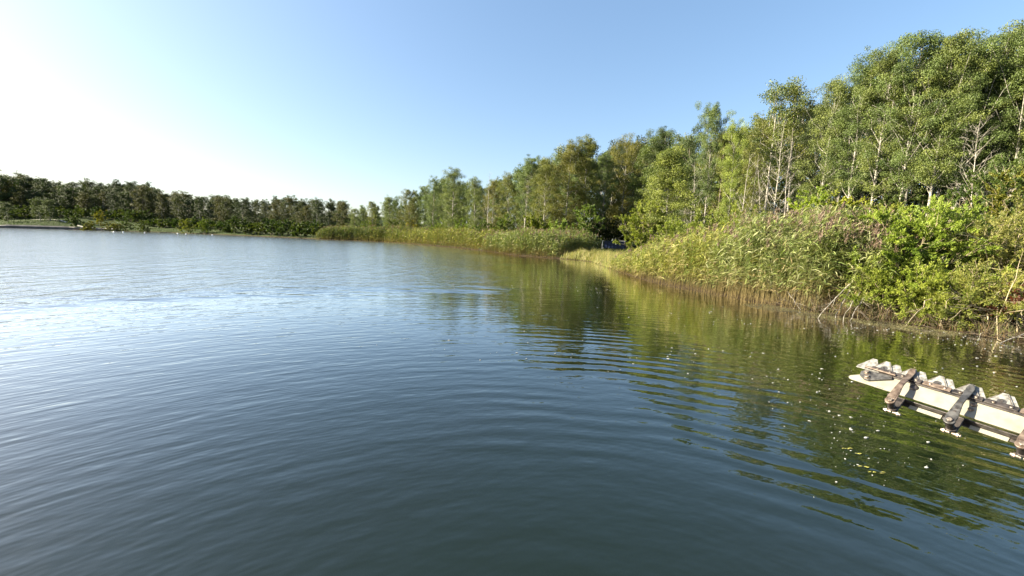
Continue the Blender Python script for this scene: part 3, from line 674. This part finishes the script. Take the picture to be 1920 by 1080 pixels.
# ------------------------------------------------------------------ reeds and grass
def reed_bed(name, pts, hts, label, cols, nleaf=10, leafL=.45, leafW=.026, plume=.4, seed=0, stemw=.010, bare=.22, lean=.10, brown=.5):
    rng = np.random.default_rng(seed); n = len(pts); a = Acc()
    pts = np.asarray(pts); hts = np.asarray(hts)
    k_ = 1.0 if leafL < .55 else .45
    hts = hts * (.92 + .09 * np.sin(pts[:, 0] * 2.1 * k_ + 2 * np.sin(pts[:, 1] * 1.3 * k_)) + .07 * np.sin(pts[:, 1] * 3.1 * k_ + 1.7 * np.sin(pts[:, 0] * 1.9 * k_)))
    base = np.column_stack([pts, np.maximum(ground_z(pts), -.15)])
    ld = rng.normal(0, lean, (n, 2)) + np.array([.05, -.03])
    top = base + np.column_stack([ld * hts[:, None], hts])
    k = 5; q = np.linspace(0, 1, k)
    # stems, two crossed strips
    C = np.array(cols); tan = np.array([.30, .235, .12])
    pc = C[rng.integers(0, len(C), n)] * rng.uniform(.75, 1.2, (n, 1))
    curve = base[:, None] + (top - base)[:, None] * q[None, :, None]
    curve[:, :, :2] += (ld * hts[:, None] * .3)[:, None] * (q ** 2 - q)[None, :, None]
    for ax in ((1, 0, 0), (0, 1, 0)):
        w = np.array(ax) * stemw * .5
        wq = (1 - .6 * q)[None, :, None]
        L = curve - w * wq; R = curve + w * wq
        V = np.stack([L, R], 2).reshape(-1, 3)
        i = (np.arange(n)[:, None] * k + np.arange(k - 1)[None]).ravel() * 2
        Q = np.stack([i, i + 1, i + 3, i + 2], 1)
        f = np.clip((q - bare) / .25, 0, 1)[None, :, None]
        cc = tan * rng.uniform(.6, 1.3, (n, 1, 1)) * (1 - f) + pc[:, None] * f
        a.add(V, Q, col=np.repeat(cc.reshape(-1, 3), 2, axis=0))
    # blades
    m_ = n * nleaf; s = np.repeat(np.arange(n), nleaf); t = np.clip(bare + (1 - bare) * rng.random(m_) ** .8, 0, .98)
    p0 = base[s] + (top - base)[s] * t[:, None]
    az = rng.uniform(0, 2 * np.pi, m_); az = np.where(rng.random(m_) < .45, rng.normal(-.2, .7, m_), az)
    hd = np.stack([np.cos(az), np.sin(az), np.zeros(m_)], 1); L = leafL * rng.uniform(.55, 1.25, m_); el = rng.uniform(.25, 1.15, m_); droop = rng.uniform(.2, 1.1, m_)
    side = np.stack([-np.sin(az), np.cos(az), rng.normal(0, .5, m_)], 1); side = unit(side)
    ks = 4; qs = np.linspace(0, 1, ks); W = leafW * rng.uniform(.7, 1.2, m_)
    prof = np.array([.35, 1.0, .75, .05])
    P = p0[:, None] + hd[:, None] * (L[:, None] * qs * np.cos(el)[:, None])[..., None]
    P[..., 2] += L[:, None] * (qs * np.sin(el)[:, None] - droop[:, None] * qs ** 2 * .8)
    P[..., 2] = np.maximum(P[..., 2], .02)
    Lf = P - side[:, None] * (W[:, None] * prof * .5)[..., None]; Rt_ = P + side[:, None] * (W[:, None] * prof * .5)[..., None]
    V = np.stack([Lf, Rt_], 2).reshape(-1, 3); i = (np.arange(m_)[:, None] * ks + np.arange(ks - 1)[None]).ravel() * 2
    Q = np.stack([i, i + 1, i + 3, i + 2], 1)
    lc = pc[s] * rng.uniform(.5, 1.5, (m_, 1)) + np.array([.10, .08, .06]) * (rng.random((m_, 1)) < .15); old = (rng.random(m_) < brown * (1 - t) ** 2)[:, None]
    lc = np.where(old, tan * rng.uniform(.7, 1.4, (m_, 1)), lc)
    a.add(V, Q, col=np.repeat(lc, ks * 2, axis=0))
    # plumes
    sel = np.where(rng.random(n) < plume)[0]
    if len(sel):
        kk = 22; s = np.repeat(sel, kk); T_ = top[s] + np.column_stack([rng.normal(0, .03, (len(s), 2)), rng.uniform(-.04, .24, len(s))])
        T_[:, :2] += (unit(np.column_stack([ld, np.zeros(n)]))[:, :2][s]) * rng.uniform(0, .1, (len(s), 1))
        dr = rng.normal(0, .35, (len(s), 3)) + [.3, 0, .9]
        leaves(a, T_, rng.uniform(.09, .17, len(s)) * leafL / .45, .022 * leafW / .026, dr, rng.normal(size=(len(s), 3)),
               col=np.array([.15, .105, .075]) * rng.uniform(.6, 1.5, (len(s), 1)), rng=rng)
    o = link(name, a.mesh(name, M_reed)); tag(o, label, 'reeds', kind='stuff'); return o
def strip_pts(pxs, n, d0, d1, seed, pw=1.0):
    """random points on the land side of the shoreline between two photograph columns"""
    rng = np.random.default_rng(seed)
    S_ = np.array([water(p, q) for p, q in shore_px]); xs = [p for p, q in shore_px]
    P = []
    px = rng.uniform(pxs[0], pxs[1], n * 2)
    a = np.stack([np.interp(px, xs, S_[:, 0]), np.interp(px, xs, S_[:, 1])], 1)
    b_ = np.stack([np.interp(px + 4, xs, S_[:, 0]), np.interp(px + 4, xs, S_[:, 1])], 1)
    T = unit(b_ - a); Nn = np.stack([-T[:, 1], T[:, 0]], 1)     # left of the walking direction = land
    off = d0 + (d1 - d0) * rng.random(len(px)) ** pw
    P = a + Nn * off[:, None]
    w = np.linalg.norm(b_ - a, axis=1); keep = rng.random(len(px)) < np.clip(w / np.quantile(w, .8), 0, 1)
    return P[keep][:n], px[keep][:n]
yg = [(.24, .25, .06), (.29, .28, .07), (.19, .22, .05), (.33, .30, .12), (.16, .20, .05)]
gg = [(.17, .21, .06), (.22, .24, .08), (.12, .16, .05), (.32, .32, .17), (.20, .23, .08)]
rg = np.random.default_rng(4)
P, px = strip_pts((1148, 1330), 3800, -.3, 4.2, 11, .8)
h_ = np.interp(px, [1148, 1170, 1200, 1250, 1330], [1.1, 1.7, 2.5, 3.05, 3.6]) * rg.uniform(.66, .88, len(px))
reed_bed('reed_bed', P, h_, 'dense yellow green reeds beside the grassy landing, rising towards the shrubs', yg, 12, .50, .034, .06, 21, bare=.16)
P, px = strip_pts((1325, 1530), 3600, -.3, 3.8, 12, .8)
h_ = np.interp(px, [1325, 1400, 1480, 1530], [3.6, 3.75, 3.6, 3.4]) * rg.uniform(.66, .88, len(px))
reed_bed('reed_bed', P, h_, 'tall green reeds with purple brown plumes on tan stems in the water', gg, 13, .52, .034, .08, 22, bare=.19)
P, px = strip_pts((1525, 1625), 900, .4, 3.6, 13, .8)
h_ = np.interp(px, [1525, 1600, 1650], [3.4, 3.3, 3.0]) * rg.uniform(.62, .86, len(px))
reed_bed('reed_bed', P, h_, 'thinner tall reeds with plumes mixed into the willow shrubs', gg, 12, .52, .034,   .2, 23, bare=.2, lean=.14)
P, px = strip_pts((905, 1042), 5200, -.3, 8, 14, .8)
h_ = np.interp(px, [905, 960, 1020, 1045, 1062], [2.8, 3.1, 3.0, 2.5, 1.6]) * rg.uniform(.82, 1.03, len(px))
reed_bed('reed_bed', P, h_, 'green reed bed with tan tips in front of the golden birches', gg, 8, .6, .055, .08, 24, stemw=.03, bare=.12)
P, px = strip_pts((690, 910), 6800, -.3, 9, 15, .8)
h_ = np.interp(px, [715, 760, 850, 910], [3.6, 3.7, 3.6, 3.2]) * rg.uniform(.82, 1.03, len(px))
reed_bed('reed_bed', P, h_, 'bright yellow green reed bed further along the bank', [(.19, .21, .05), (.26, .25, .06), (.14, .17, .045), (.21, .19, .08)], 7, .8, .085, .04, 25, stemw=.04, bare=.1)
P, px = strip_pts((590, 748), 4400, -.5, 9, 16, .8)
h_ = np.interp(px, [590, 610, 722], [3.0, 3.9, 4.2]) * rg.uniform(.82, 1.03, len(px))
reed_bed('reed_bed', P, h_, 'dark green reed bed at the tip of the far bank', [(.08, .105, .03), (.12, .14, .04), (.09, .12, .04), (.16, .17, .05)], 7, .9, .10, .1, 26, stemw=.05, bare=.08)

def grass(name, P, hmin, hmax, label, cols, seed, w=.02):
    rng = np.random.default_rng(seed); n = len(P); a = Acc(); z = np.maximum(ground_z(P), 0)
    cl_ = .5 + .5 * np.sin(P[:, 0] * 1.7 + 2 * np.sin(P[:, 1] * .9)) * np.sin(P[:, 1] * 1.3 + 1.5 * np.sin(P[:, 0] * 1.1)); hh = rng.uniform(hmin, hmax, n) * (.45 + .8 * cl_); C = np.column_stack([P, z + hh * .45])
    dr = rng.normal(0, .28, (n, 3)) + [.1, 0, 1]
    leaves(a, C, hh, w, dr, rng.normal(size=(n, 3)), col=np.array(cols)[rng.integers(0, len(cols), n)] * rng.uniform(.55, 1.35, (n, 1)), rng=rng, shape=.2)
    return tag(link(name, a.mesh(name, M_reed)), label, 'grass', kind='stuff')
bankc = [(.25, .24, .06), (.18, .20, .05), (.36, .31, .13), (.30, .24, .12), (.14, .17, .04)]
P, px = strip_pts((1050, 1160), 9000, -.1, 2.6, 31, 1.0)
grass('bank_grass', P, .35, 1.15, 'tall yellow green grass along the open landing', bankc, 41, .03)
P, px = strip_pts((1040, 1180), 30000, 2.0, 48, 32, 1.3)
grass('lawn_grass', P, .12, .40, 'sunlit short grass of the landing in front of the dumpster', bankc, 42, .04)
P, px = strip_pts((1500, 1920), 1100, -.1, .6, 33, 1.0)
grass('bank_grass', P, .15, .6, 'withered brown grass and stalks under the shrubs', [(.16, .11, .05), (.12, .09, .045), (.1, .11, .03)], 43, .015)
P, px = strip_pts((-150, 470), 7000, 1.0, 40, 34, 1.3)
grass('lawn_grass', P, .2, .7, 'green grass of the far lawn', [(.022, .042, .012), (.032, .048, .015)], 44, .16)  # blade colours darkened to stand in for shade of the trees

# tangle of fallen stalks at the near water edge, and single bleached branches
rng = np.random.default_rng(77)
P, px = strip_pts((1450, 1925), 420, -.25, .7, 35, 1.0)
a = Acc()
for (x, y) in P:
    L = rng.uniform(.25, 1.1); az = rng.uniform(0, 6.28); el = rng.uniform(-.15, .9)
    d = np.array([math.cos(az) * math.cos(el), math.sin(az) * math.cos(el), math.sin(el)]); q = np.linspace(0, 1, 4)[:, None]
    B = np.array([x, y, max(gz(x, y), -.02) + rng.uniform(0, .25)]) + d * L * q + rng.normal(0, .03, (4, 3)) * q; B[:, 2] = np.maximum(B[:, 2], -.03)
    tube(a, B, rng.uniform(.003, .009) * (1 - .6 * q[:, 0]), 3, col=np.array([.11, .085, .06]) * rng.uniform(.3, 1.6))
tag(link('brushwood', a.mesh('brushwood', M_reed)), 'tangle of fallen brown stalks and twigs at the near water edge', 'brushwood', kind='stuff')
def branch(px0, py0, dpx, dpy, depth_in, rise, label, seed, r=.018):
    rng = np.random.default_rng(seed); w0 = water(px0, py0); dep = w0[1] + depth_in
    d = ray(px0 + dpx, py0 + dpy); t = dep / d[1]; e = np.array([d[0] * t, dep, H0 + d[2] * t])
    s = np.array([w0[0], w0[1], -.06]); q = np.linspace(0, 1, 9)[:, None]
    mid_ = (s + e) / 2 + [0, 0, rise]; B = (1 - q) ** 2 * s + 2 * q * (1 - q) * mid_ + q ** 2 * e + rng.normal(0, .012, (9, 3))
    a = Acc(); tube(a, B, r * (.5 + .6 * q[:, 0]), 6)
    for k in range(5):
        f = rng.uniform(.2, .9); p = (1 - f) * B[0] + f * B[-1] + [0, 0, rise * .6 * f]; i0 = int(f * 8); p = B[i0]
        dd = unit(rng.normal(0, .6, 3) + unit(B[0] - B[-1]) * .8); L = rng.uniform(.2, .5); tube(a, p + dd * L * q[:5] * 2, r * .35 * (1 - 1.2 * q[:5, 0]), 4)
    o = link('fallen_branch', a.mesh('fallen_branch', M_bark_dead, True)); tag(o, label, 'branch', 'bleached branches bending into the water')
branch(1532, 597, 68, -68, .8, .20, 'long bleached branch curving from the small yellowish bush down to the water', 1, .016)
branch(1566, 597, 30, -55, .6, .2, 'arched pale branch standing in the water right of the longest one', 2, .011)
branch(1578, 600, 34, -50, .6, .22, 'arched pale branch in the middle of the arched group', 3, .011)
branch(1592, 602, 30, -46, .6, .2, 'arched pale branch on the right of the arched group', 4, .011)
branch(1478, 577, 38, -42, .6, .0, 'straight pale stick leaning out of the reeds to the right', 5, .010)
branch(1505, 583, -28, -36, .5, .0, 'straight pale stick crossing the leaning one in the reeds', 6, .010)
branch(1418, 562, 36, -26, .6, .0, 'thin pale stick at the foot of the plumed reeds', 7, .009)
branch(1830, 632, 40, -32, .7, .0, 'pale straight stick poking out of the low olive shrub', 8, .012)
branch(1745, 615, 60, -22, .7, .02, 'dark thin branch lying over the water under the bright bush', 9, .008)
branch(1862, 645, 110, -40, .8, .02, 'long grey branch lying along the water under the pale olive shrub', 10, .016)

# ------------------------------------------------------------------ floating scum and flecks
def flecks(name, pts, rmin, rmax, mat, label, cat, seed, z=.004, elong=1.7):
    rng = np.random.default_rng(seed); n = len(pts); r = rmin + (rmax - rmin) * rng.random(n) ** 3; ks = 8; th_ = np.linspace(0, 2 * np.pi, ks, endpoint=False)
    rot = rng.normal(0.2, .5, n); rr_ = r[:, None] * rng.uniform(.5, 1.15, (n, ks))
    lx = rr_ * np.cos(th_) * elong; ly = rr_ * np.sin(th_)
    X_ = pts[:, 0:1] + lx * np.cos(rot)[:, None] - ly * np.sin(rot)[:, None]; Y_ = pts[:, 1:2] + lx * np.sin(rot)[:, None] + ly * np.cos(rot)[:, None]
    V = np.stack([X_, Y_, np.full_like(X_, z)], -1)
    top_ = V.copy(); ctr = V.mean(1, keepdims=True); top_ = ctr + (V - ctr) * .7; top_[..., 2] += np.clip(r[:, None] * .35, .002, .008)
    VV = np.concatenate([V, top_], 1).reshape(-1, 3); b0 = (np.arange(n) * 2 * ks)[:, None]; j = np.arange(ks)[None]; j2 = (j + 1) % ks
    Q1 = np.stack([b0 + j, b0 + j2, b0 + ks + j2, b0 + ks + j], -1).reshape(-1, 4)
    t_ = b0 + ks; Q2 = np.concatenate([t_ + np.array([[0, 1, 2, 3]]), t_ + np.array([[0, 3, 4, 7]]), t_ + np.array([[4, 5, 6, 7]])])
    return tag(link(name, quads(name, VV, np.concatenate([Q1, Q2]), mat=mat)), label, cat, kind='stuff')
M_foam = plain('foam', (.22, .22, .20), (.40, .40, .37), 40, .8)
rng = np.random.default_rng(9); PP = []
def blob(cx, cy, sx_, sy_, n, slope=0.0):
    for _ in range(int(n * .6)):
        u = rng.normal(0, 1); px = cx + u * sx_; py = cy + rng.normal(0, 1) * sy_ + u * sx_ * slope
        if py > hor(px) + 12: PP.append(water(px, py))
blob(980, 538, 110, 2.2, 120, .02); blob(1135, 543, 30, 12, 90); blob(1130, 528, 45, 2, 30); blob(1270, 590, 60, 14, 50, .1)
blob(1440, 600, 110, 12, 130, .13); blob(1700, 618, 110, 10, 260, .13); blob(1860, 645, 60, 8, 150, .13); blob(1060, 660, 90, 14, 50, .1)
blob(1290, 680, 60, 25, 60, .1); blob(1480, 720, 90, 28, 70, .15); blob(1590, 790, 80, 50, 110, .1); blob(1700, 700, 120, 30, 60, .1)
blob(1640, 860, 90, 35, 40, .1); blob(850, 650, 70, 14, 30, .05); blob(1900, 680, 50, 20, 30); blob(1400, 650, 200, 30, 70, .1)
flecks('foam_flecks', np.array(PP), .0035, .019, M_foam, 'white flecks of foam drifting on the dark water by the bank', 'foam', 3)
P, px = strip_pts((1430, 1820), 4500, -1.3, .05, 36, .8)
M_scum = plain('floating_debris', (.035, .028, .013), (.10, .09, .03), 2.0, .9)
flecks('floating_debris', P, .006, .022, M_scum, 'brown and yellow plant debris floating along the near water edge', 'floating debris', 5)
M_yl = plain('yellow_leaf', (.30, .30, .05), (.42, .36, .10), 30, .6)
for k, (px_, py_, lab) in enumerate(((1590, 842, 'longish yellow leaf scrap floating alone above the drifting weed'), (1612, 852, 'small yellow leaf scrap just right of the longish one'),
                       (1626, 877, 'yellow leaf scrap on top of the drifting weed'), (1640, 886, 'yellow leaf scrap below the drifting weed'))):
    a = Acc(); rng = np.random.default_rng(k); n = 5
    C = rng.normal(0, .016, (n, 3)) * [1.6, .5, 0] + [0, 0, .008]
    leaves(a, C, rng.uniform(.03, .06, n), .012, np.column_stack([np.ones(n), rng.normal(0, .5, n), np.zeros(n)]), np.tile([0, 0, 1.0], (n, 1)) + rng.normal(0, .1, (n, 3)), rng=rng)
    o = link('floating_leaf', a.mesh('floating_leaf', M_yl)); x, y = water(px_, py_); o.location = (x, y, 0); tag(o, lab, 'leaf', 'yellow leaf scraps on the water')

# ------------------------------------------------------------------ blue dumpster
class PB:                        # polygon builder for hard parts
    def __init__(s): s.v = []; s.f = []
    def poly_prism(s, pts, z0, z1, M=None):
        n = len(pts); b = len(s.v)
        P3 = [(x, y, z0) for x, y in pts] + [(x, y, z1) for x, y in pts]
        if M is not None: P3 = [tuple(M @ Vector(p)) for p in P3]
        s.v += P3; s.f.append([b + k for k in range(n)][::-1]); s.f.append([b + n + k for k in range(n)])
        for k in range(n): s.f.append([b + k, b + (k + 1) % n, b + n + (k + 1) % n, b + n + k])
    def box(s, x0, x1, y0, y1, z0, z1, M=None): s.poly_prism([(x0, y0), (x1, y0), (x1, y1), (x0, y1)], z0, z1, M)
    def cyl(s, x, y, r, z0, z1, n=16, M=None, rot=0): s.poly_prism([(x + r * math.cos(2 * math.pi * k / n + rot), y + r * math.sin(2 * math.pi * k / n + rot)) for k in range(n)], z0, z1, M)
    def obj(s, name, mat, parent=None, bev=0.0, seg=2, smooth=False):
        me = bpy.data.meshes.new(name); me.from_pydata(s.v, [], s.f); me.update()
        o = link(name, me, mat, parent)
        if smooth: me.polygons.foreach_set('use_smooth', [True] * len(me.polygons))
        if bev:
            b = o.modifiers.new('bevel', 'BEVEL'); b.width = bev; b.segments = seg; b.limit_method = 'ANGLE'; b.angle_limit = math.radians(35); b.harden_normals = False
        return o
dx, dy = at_depth(1152, 74); dz = gz(dx, dy)
dump = bpy.data.objects.new('dumpster', None); COL.objects.link(dump); dump.location = (dx, dy, dz); dump.rotation_euler = (0, 0, math.radians(-14))
tag(dump, 'dark blue metal dumpster, its end frame coloured sunlit pale, on the grass before the shaded wood', 'dumpster')
M_blue = plain('blue_paint', (.004, .010, .040), (.010, .022, .075), 3, .45)
M_pale = plain('pale_paint_sunlit_frame', (.50, .50, .47), (.68, .68, .64), 6, .5)  # plain pale on lid and plate, painted sunlight on the frame
M_black = plain('black_rubber', (.01, .01, .01), (.03, .03, .03), 6, .7)
b = PB(); z0 = .28
b.box(-1.8, 1.95, -.75, -.70, z0, 1.5); b.box(-1.8, 1.95, .70, .75, z0, 1.5); b.box(1.90, 1.95, -.70, .70, z0, 1.5); b.box(-1.8, -1.75, -.70, .70, z0, 1.3); b.box(-1.8, 1.95, -.7, .7, z0 - .06, z0)
b.obj('body', M_blue, dump, .01)
for k in range(6):
    b = PB(); xk = -1.35 + k * .6; b.box(xk - .04, xk + .04, -.82, -.753, z0, 1.44); b.obj('rib', M_blue, dump, .01)
b = PB(); b.box(-1.82, 1.98, -.83, -.70, 1.503, 1.58); b.box(-1.82, 1.98, .70, .80, 1.503, 1.58); b.box(1.88, 1.98, -.697, .697, 1.503, 1.58); b.obj('rim', M_blue, dump, .01)
b = PB(); b.box(-2.15, -2.03, -.85, -.73, .12, 1.62); b.box(-2.15, -2.03, .73, .85, .12, 1.62); b.box(-2.15, -2.03, -.727, .727, 1.5, 1.62); b.box(-2.15, -2.03, -.727, .727, .12, .22)
b.box(-2.027, -1.825, -.83, -.76, 1.52, 1.6); b.box(-2.027, -1.825, -.83, -.76, .25, .33); b.obj('sunlit_pale_frame', M_pale, dump, .01)  # frame coloured pale in place of sun striking the left end
b = PB(); b.poly_prism([(.95, -.86), (1.9, -.80), (1.95, .1), (.9, .1)], 1.60, 1.66); b.obj('lid', M_pale, dump, .01)
for xk in (-1.3, 1.4):
    for yk in (-.6, .6):
        a = Acc(); lathe(a, [(.001, -.06), (.13, -.06), (.15, -.03), (.15, .03), (.13, .06), (.001, .06)], 16, axis=1)
        o = link('wheel', a.mesh('wheel', M_black, True), parent=dump); o.location = (xk, yk, .14)
b = PB(); b.box(.15, .38, -.86, -.823, .95, 1.15); b.obj('plate', M_pale, dump, .005)

# ------------------------------------------------------------------ sickle cutter bar of the weed-cutting boat
def cam2world(p): return np.array([0, 0, H0]) + RT * p[0] + UP * p[1] - fwd * p[2]
O = cam2world((1.391, -.409, -1.49))
ul = np.array([.446, -.18, .875]); ul = ul / np.linalg.norm(ul)
wl = .749 * np.array([.89, 0, -.45]) + .663 * np.array([0, 1.0, 0]); wl = wl - ul * (wl @ ul); wl /= np.linalg.norm(wl)
Rw = lambda v: RT * v[0] + UP * v[1] - fwd * v[2]
U3, W3 = Rw(ul), Rw(wl); N3 = np.cross(U3, W3)
print('bar normal', N3, 'axis', U3, 'teeth', W3, 'at', O)
bar = bpy.data.objects.new('cutter_bar', None); COL.objects.link(bar)
bar.matrix_world = Matrix(((U3[0], W3[0], N3[0], O[0]), (U3[1], W3[1], N3[1], O[1]), (U3[2], W3[2], N3[2], O[2]), (0, 0, 0, 1)))
tag(bar, 'cream and steel sickle cutter bar with triangular blades reaching out over the water', 'cutter bar')
M_cream = plain('worn_cream_paint', (.135, .125, .098), (.225, .212, .168), 26, .5, bump=.0006, lo=.2, hi=.55)
M_steel = plain('bare_steel_blade', (.12, .115, .105), (.30, .29, .265), 90, .45, .35, .0004)
M_dark = plain('dark_oily_steel', (.022, .020, .020), (.085, .072, .065), 60, .38, .5, .0004)
M_rust = plain('brown_worn_steel', (.07, .048, .036), (.19, .145, .112), 70, .45, .45, .0006)
M_grey = plain('grey_worn_steel', (.04, .038, .037), (.13, .125, .118), 70, .4, .55, .0006)
M_bolt = plain('bolt_steel', (.10, .075, .055), (.27, .23, .19), 120, .35, .6, .0003)
XE = 1.15; PITCH_T = .076
b = PB(); b.poly_prism([(-.150, .043), (-.146, .036), (-.135, .033), (XE, .030), (XE, .098), (-.06, .102), (-.115, .072), (-.147, .050)], -.006, .0)
b.obj('backing_plate', M_cream, bar, .0012)
# back flange below the plate
b = PB(); b.box(-.02, XE, .012, .022, -.034, -.030); b.box(-.02, XE, .0225, .0265, -.034, -.0065); b.obj('back_flange', M_dark, bar, .0008)
for k in range(8):
    b = PB(); x0 = .045 + k * .152; b.box(x0, x0 + .085, .006, .0215, -.0295, -.0265); b.obj('flange_strip', M_cream, bar, .0006)
# knife rails
b = PB(); b.box(-.075, XE, .094, .106, .0005, .0065); b.obj('lower_knife_rail', M_dark, bar, .0008)
for k in range(16):
    x0 = -.10 + k * PITCH_T; b = PB(); b.box(x0, x0 + PITCH_T - .004, .100, .1165, .0072, .0118)
    o = b.obj('upper_knife_rail', M_dark if k % 3 != 2 else M_rust, bar, .0008)
    for q in (.25, .75):
        a = Acc(); lathe(a, [(.0048, .0), (.0045, .0018), (.003, .003), (.0005, .0034)], 12, c=(x0 + PITCH_T * q, .108, .0119)); link('rivet', a.mesh('rivet', M_bolt, True), parent=o)
def blade(xc, z, upper):
    b = PB(); w = .036; y0 = .098; yt = .160
    b.poly_prism([(xc - w, y0), (xc + w, y0), (xc + w, y0 + .010), (xc + .008, yt), (xc - .006, yt), (xc - w, y0 + .010)], z, z + .0022)
    o = b.obj('blade', M_steel, bar, .0004, 1)
    if upper:
        b = PB(); b.cyl(xc + .002, .124, .0105, z + .0022, z + .0034, 20); r_ = b.obj('washer', M_grey, o, .0004)
        b = PB(); b.cyl(xc + .002, .124, .0035, z + .0034, z + .0048, 12); b.obj('rivet', M_dark, o)
        for s in (-1, 1):
            b = PB(); x1 = xc + s * .0305; b.poly_prism([(x1 - .001, y0 + .012), (x1 + .001, y0 + .012), (xc + s * .0065 + .001, yt - .003), (xc + s * .0065 - .001, yt - .003)], z + .0022, z + .0029); b.obj('edge_bevel', M_bolt, o)
    return o
for k in range(16):
    blade(.0285 - 2 * PITCH_T + k * PITCH_T + .053, .0034, True)
for k in range(17):
    blade(.0305 + (k - 2) * .0715, -.0012, False)
# guide arms
def arm(x0, mat, name='guide_arm', emboss=False):
    """a forged arm: round eye above the back bolt, waist, curving over onto the knife"""
    n = 22; t = np.linspace(0, 1, n); cy = t * .188 - .036; cx = x0 + .018 - .008 * t ** 1.5
    hz = .030 * (1 - sstep(.35, .92, t)) + .0145
    wd = np.interp(t, [0, .10, .2, .45, .75, .92, 1], [.0125, .0138, .012, .0078, .0088, .0105, .005])
    V = []; 
    for k in range(n):
        th_ = .0075 if t[k] < .5 else .006
        for sx_, sz_ in ((-1, -1), (1, -1), (1, 1), (-1, 1)): V.append((cx[k] + sx_ * wd[k], cy[k], hz[k] + sz_ * th_ * .5))
    Q = [(0, 1, 2, 3), tuple(4 * (n - 1) + q for q in (3, 2, 1, 0))]
    for k in range(n - 1):
        for j in range(4): a_ = 4 * k + j; b_ = 4 * k + (j + 1) % 4; Q.append((a_, a_ + 4, b_ + 4, b_))
    me = bpy.data.meshes.new(name); me.from_pydata(V, [], Q); me.update(); o = link(name, me, mat, bar)
    bv = o.modifiers.new('bevel', 'BEVEL'); bv.width = .0015; bv.segments = 2; bv.limit_method = 'ANGLE'; bv.angle_limit = math.radians(40)
    # rounded eye at the back, bolt head and the pivot stack that hangs under it
    x0 = x0 + .018; y0 = -.036
    b = PB(); b.cyl(x0, y0, .0142, .0400, .0490, 28); e_ = b.obj('arm_eye', mat, o, .0015)
    b = PB(); b.cyl(x0 + .001, y0, .0075, .0492, .0555, 6, rot=.3); b.obj('bolt_head', M_bolt, o, .0012)
    if emboss:
        for k_ in range(4): b = PB(); b.box(x0 - .004, x0 + .003, .000 + k_ * .013, .007 + k_ * .013, .044, .0488 - k_ * .0004); b.obj('cast_mark', M_dark, o, .0005)
    else:
        b = PB(); b.poly_prism([(x0 - .009, y0 + .01), (x0 + .009, y0 + .01), (x0 + .007, y0 + .060), (x0 - .005, y0 + .062)], .0478, .0495); b.obj('raised_web', mat, o, .001)
    b = PB(); b.cyl(x0, y0, .0105, .008, .0395, 20); b.obj('pivot_post', M_dark, o, .001)
    b = PB(); b.cyl(x0 + .002, y0, .0130, .001, .0075, 20); b.obj('pivot_flange', M_dark, o, .001)
    for sx_ in (-1, 1):
        Mx = Matrix.Translation((x0 + sx_ * .013 + .004, y0 - .010, -.006)) @ Matrix.Rotation(math.radians(90), 4, 'Y')
        b = PB(); b.cyl(0, 0, .0052, -.011, .011, 10, M=Mx); b.cyl(0, 0, .0082, .0035 * sx_ - .003, .0035 * sx_ + .003, 6, M=Mx); b.obj('clamp_bolt', M_bolt, o, .0006)
    b = PB(); b.box(x0 - .010, x0 + .014, y0, .026, -.0125, -.0085); b.obj('clamp_tab', M_dark, o, .0008)
    return o
arm(0.0, M_rust); arm(.152, M_grey, emboss=True); arm(.304, M_rust); arm(.456, M_grey, emboss=True); arm(.608, M_rust); arm(.760, M_rust)
# bolts through the plate beside the arms
for k in range(6):
    for j, (ox, oy) in enumerate(((.034, .082), (.034, .062)) if k else ((.036, .080),)):
        a = Acc(); r_ = .0075 if k else .012; lathe(a, [(r_, .0002), (r_, .003), (r_ * .75, .0055), (r_ * .4, .0065), (.0005, .0068)], 16, c=(k * .152 + ox, oy, 0)); link('plate_bolt', a.mesh('plate_bolt', M_rust if k else M_dark, True), parent=bar)
# slots and stains of the plate are real shallow strips
b = PB(); b.box(-.055, -.035, .0345, .0362, .0003, .0009); b.obj('slot', M_dark, bar)
# end bracket with two bolts and the hold-down rod
b = PB(); b.poly_prism([(-.118, .058), (-.100, .047), (-.085, .046), (-.028, .083), (-.032, .096), (-.110, .090), (-.122, .078)], .0006, .010); b.obj('end_bracket', M_grey, bar, .001)
b = PB(); b.box(-.118, -.022, .0965, .1035, .0125, .0185); b.obj('hold_down_rod', M_rust, bar, .0015)
for x_, y_ in ((-.103, .078), (-.094, .058)):
    b = PB(); b.cyl(x_, y_, .010, .0102, .0122, 20); o = b.obj('washer', M_bolt, bar, .0004)
    b = PB(); b.cyl(x_, y_, .0075, .0123, .0185, 6); b.obj('bolt_head', M_bolt, o, .001)
# short carrying bracket at the boat end, outside the view
b = PB(); b.box(XE - .05, XE + .25, .0, .11, -.10, -.036); b.obj('carrier', M_dark, bar, .003)
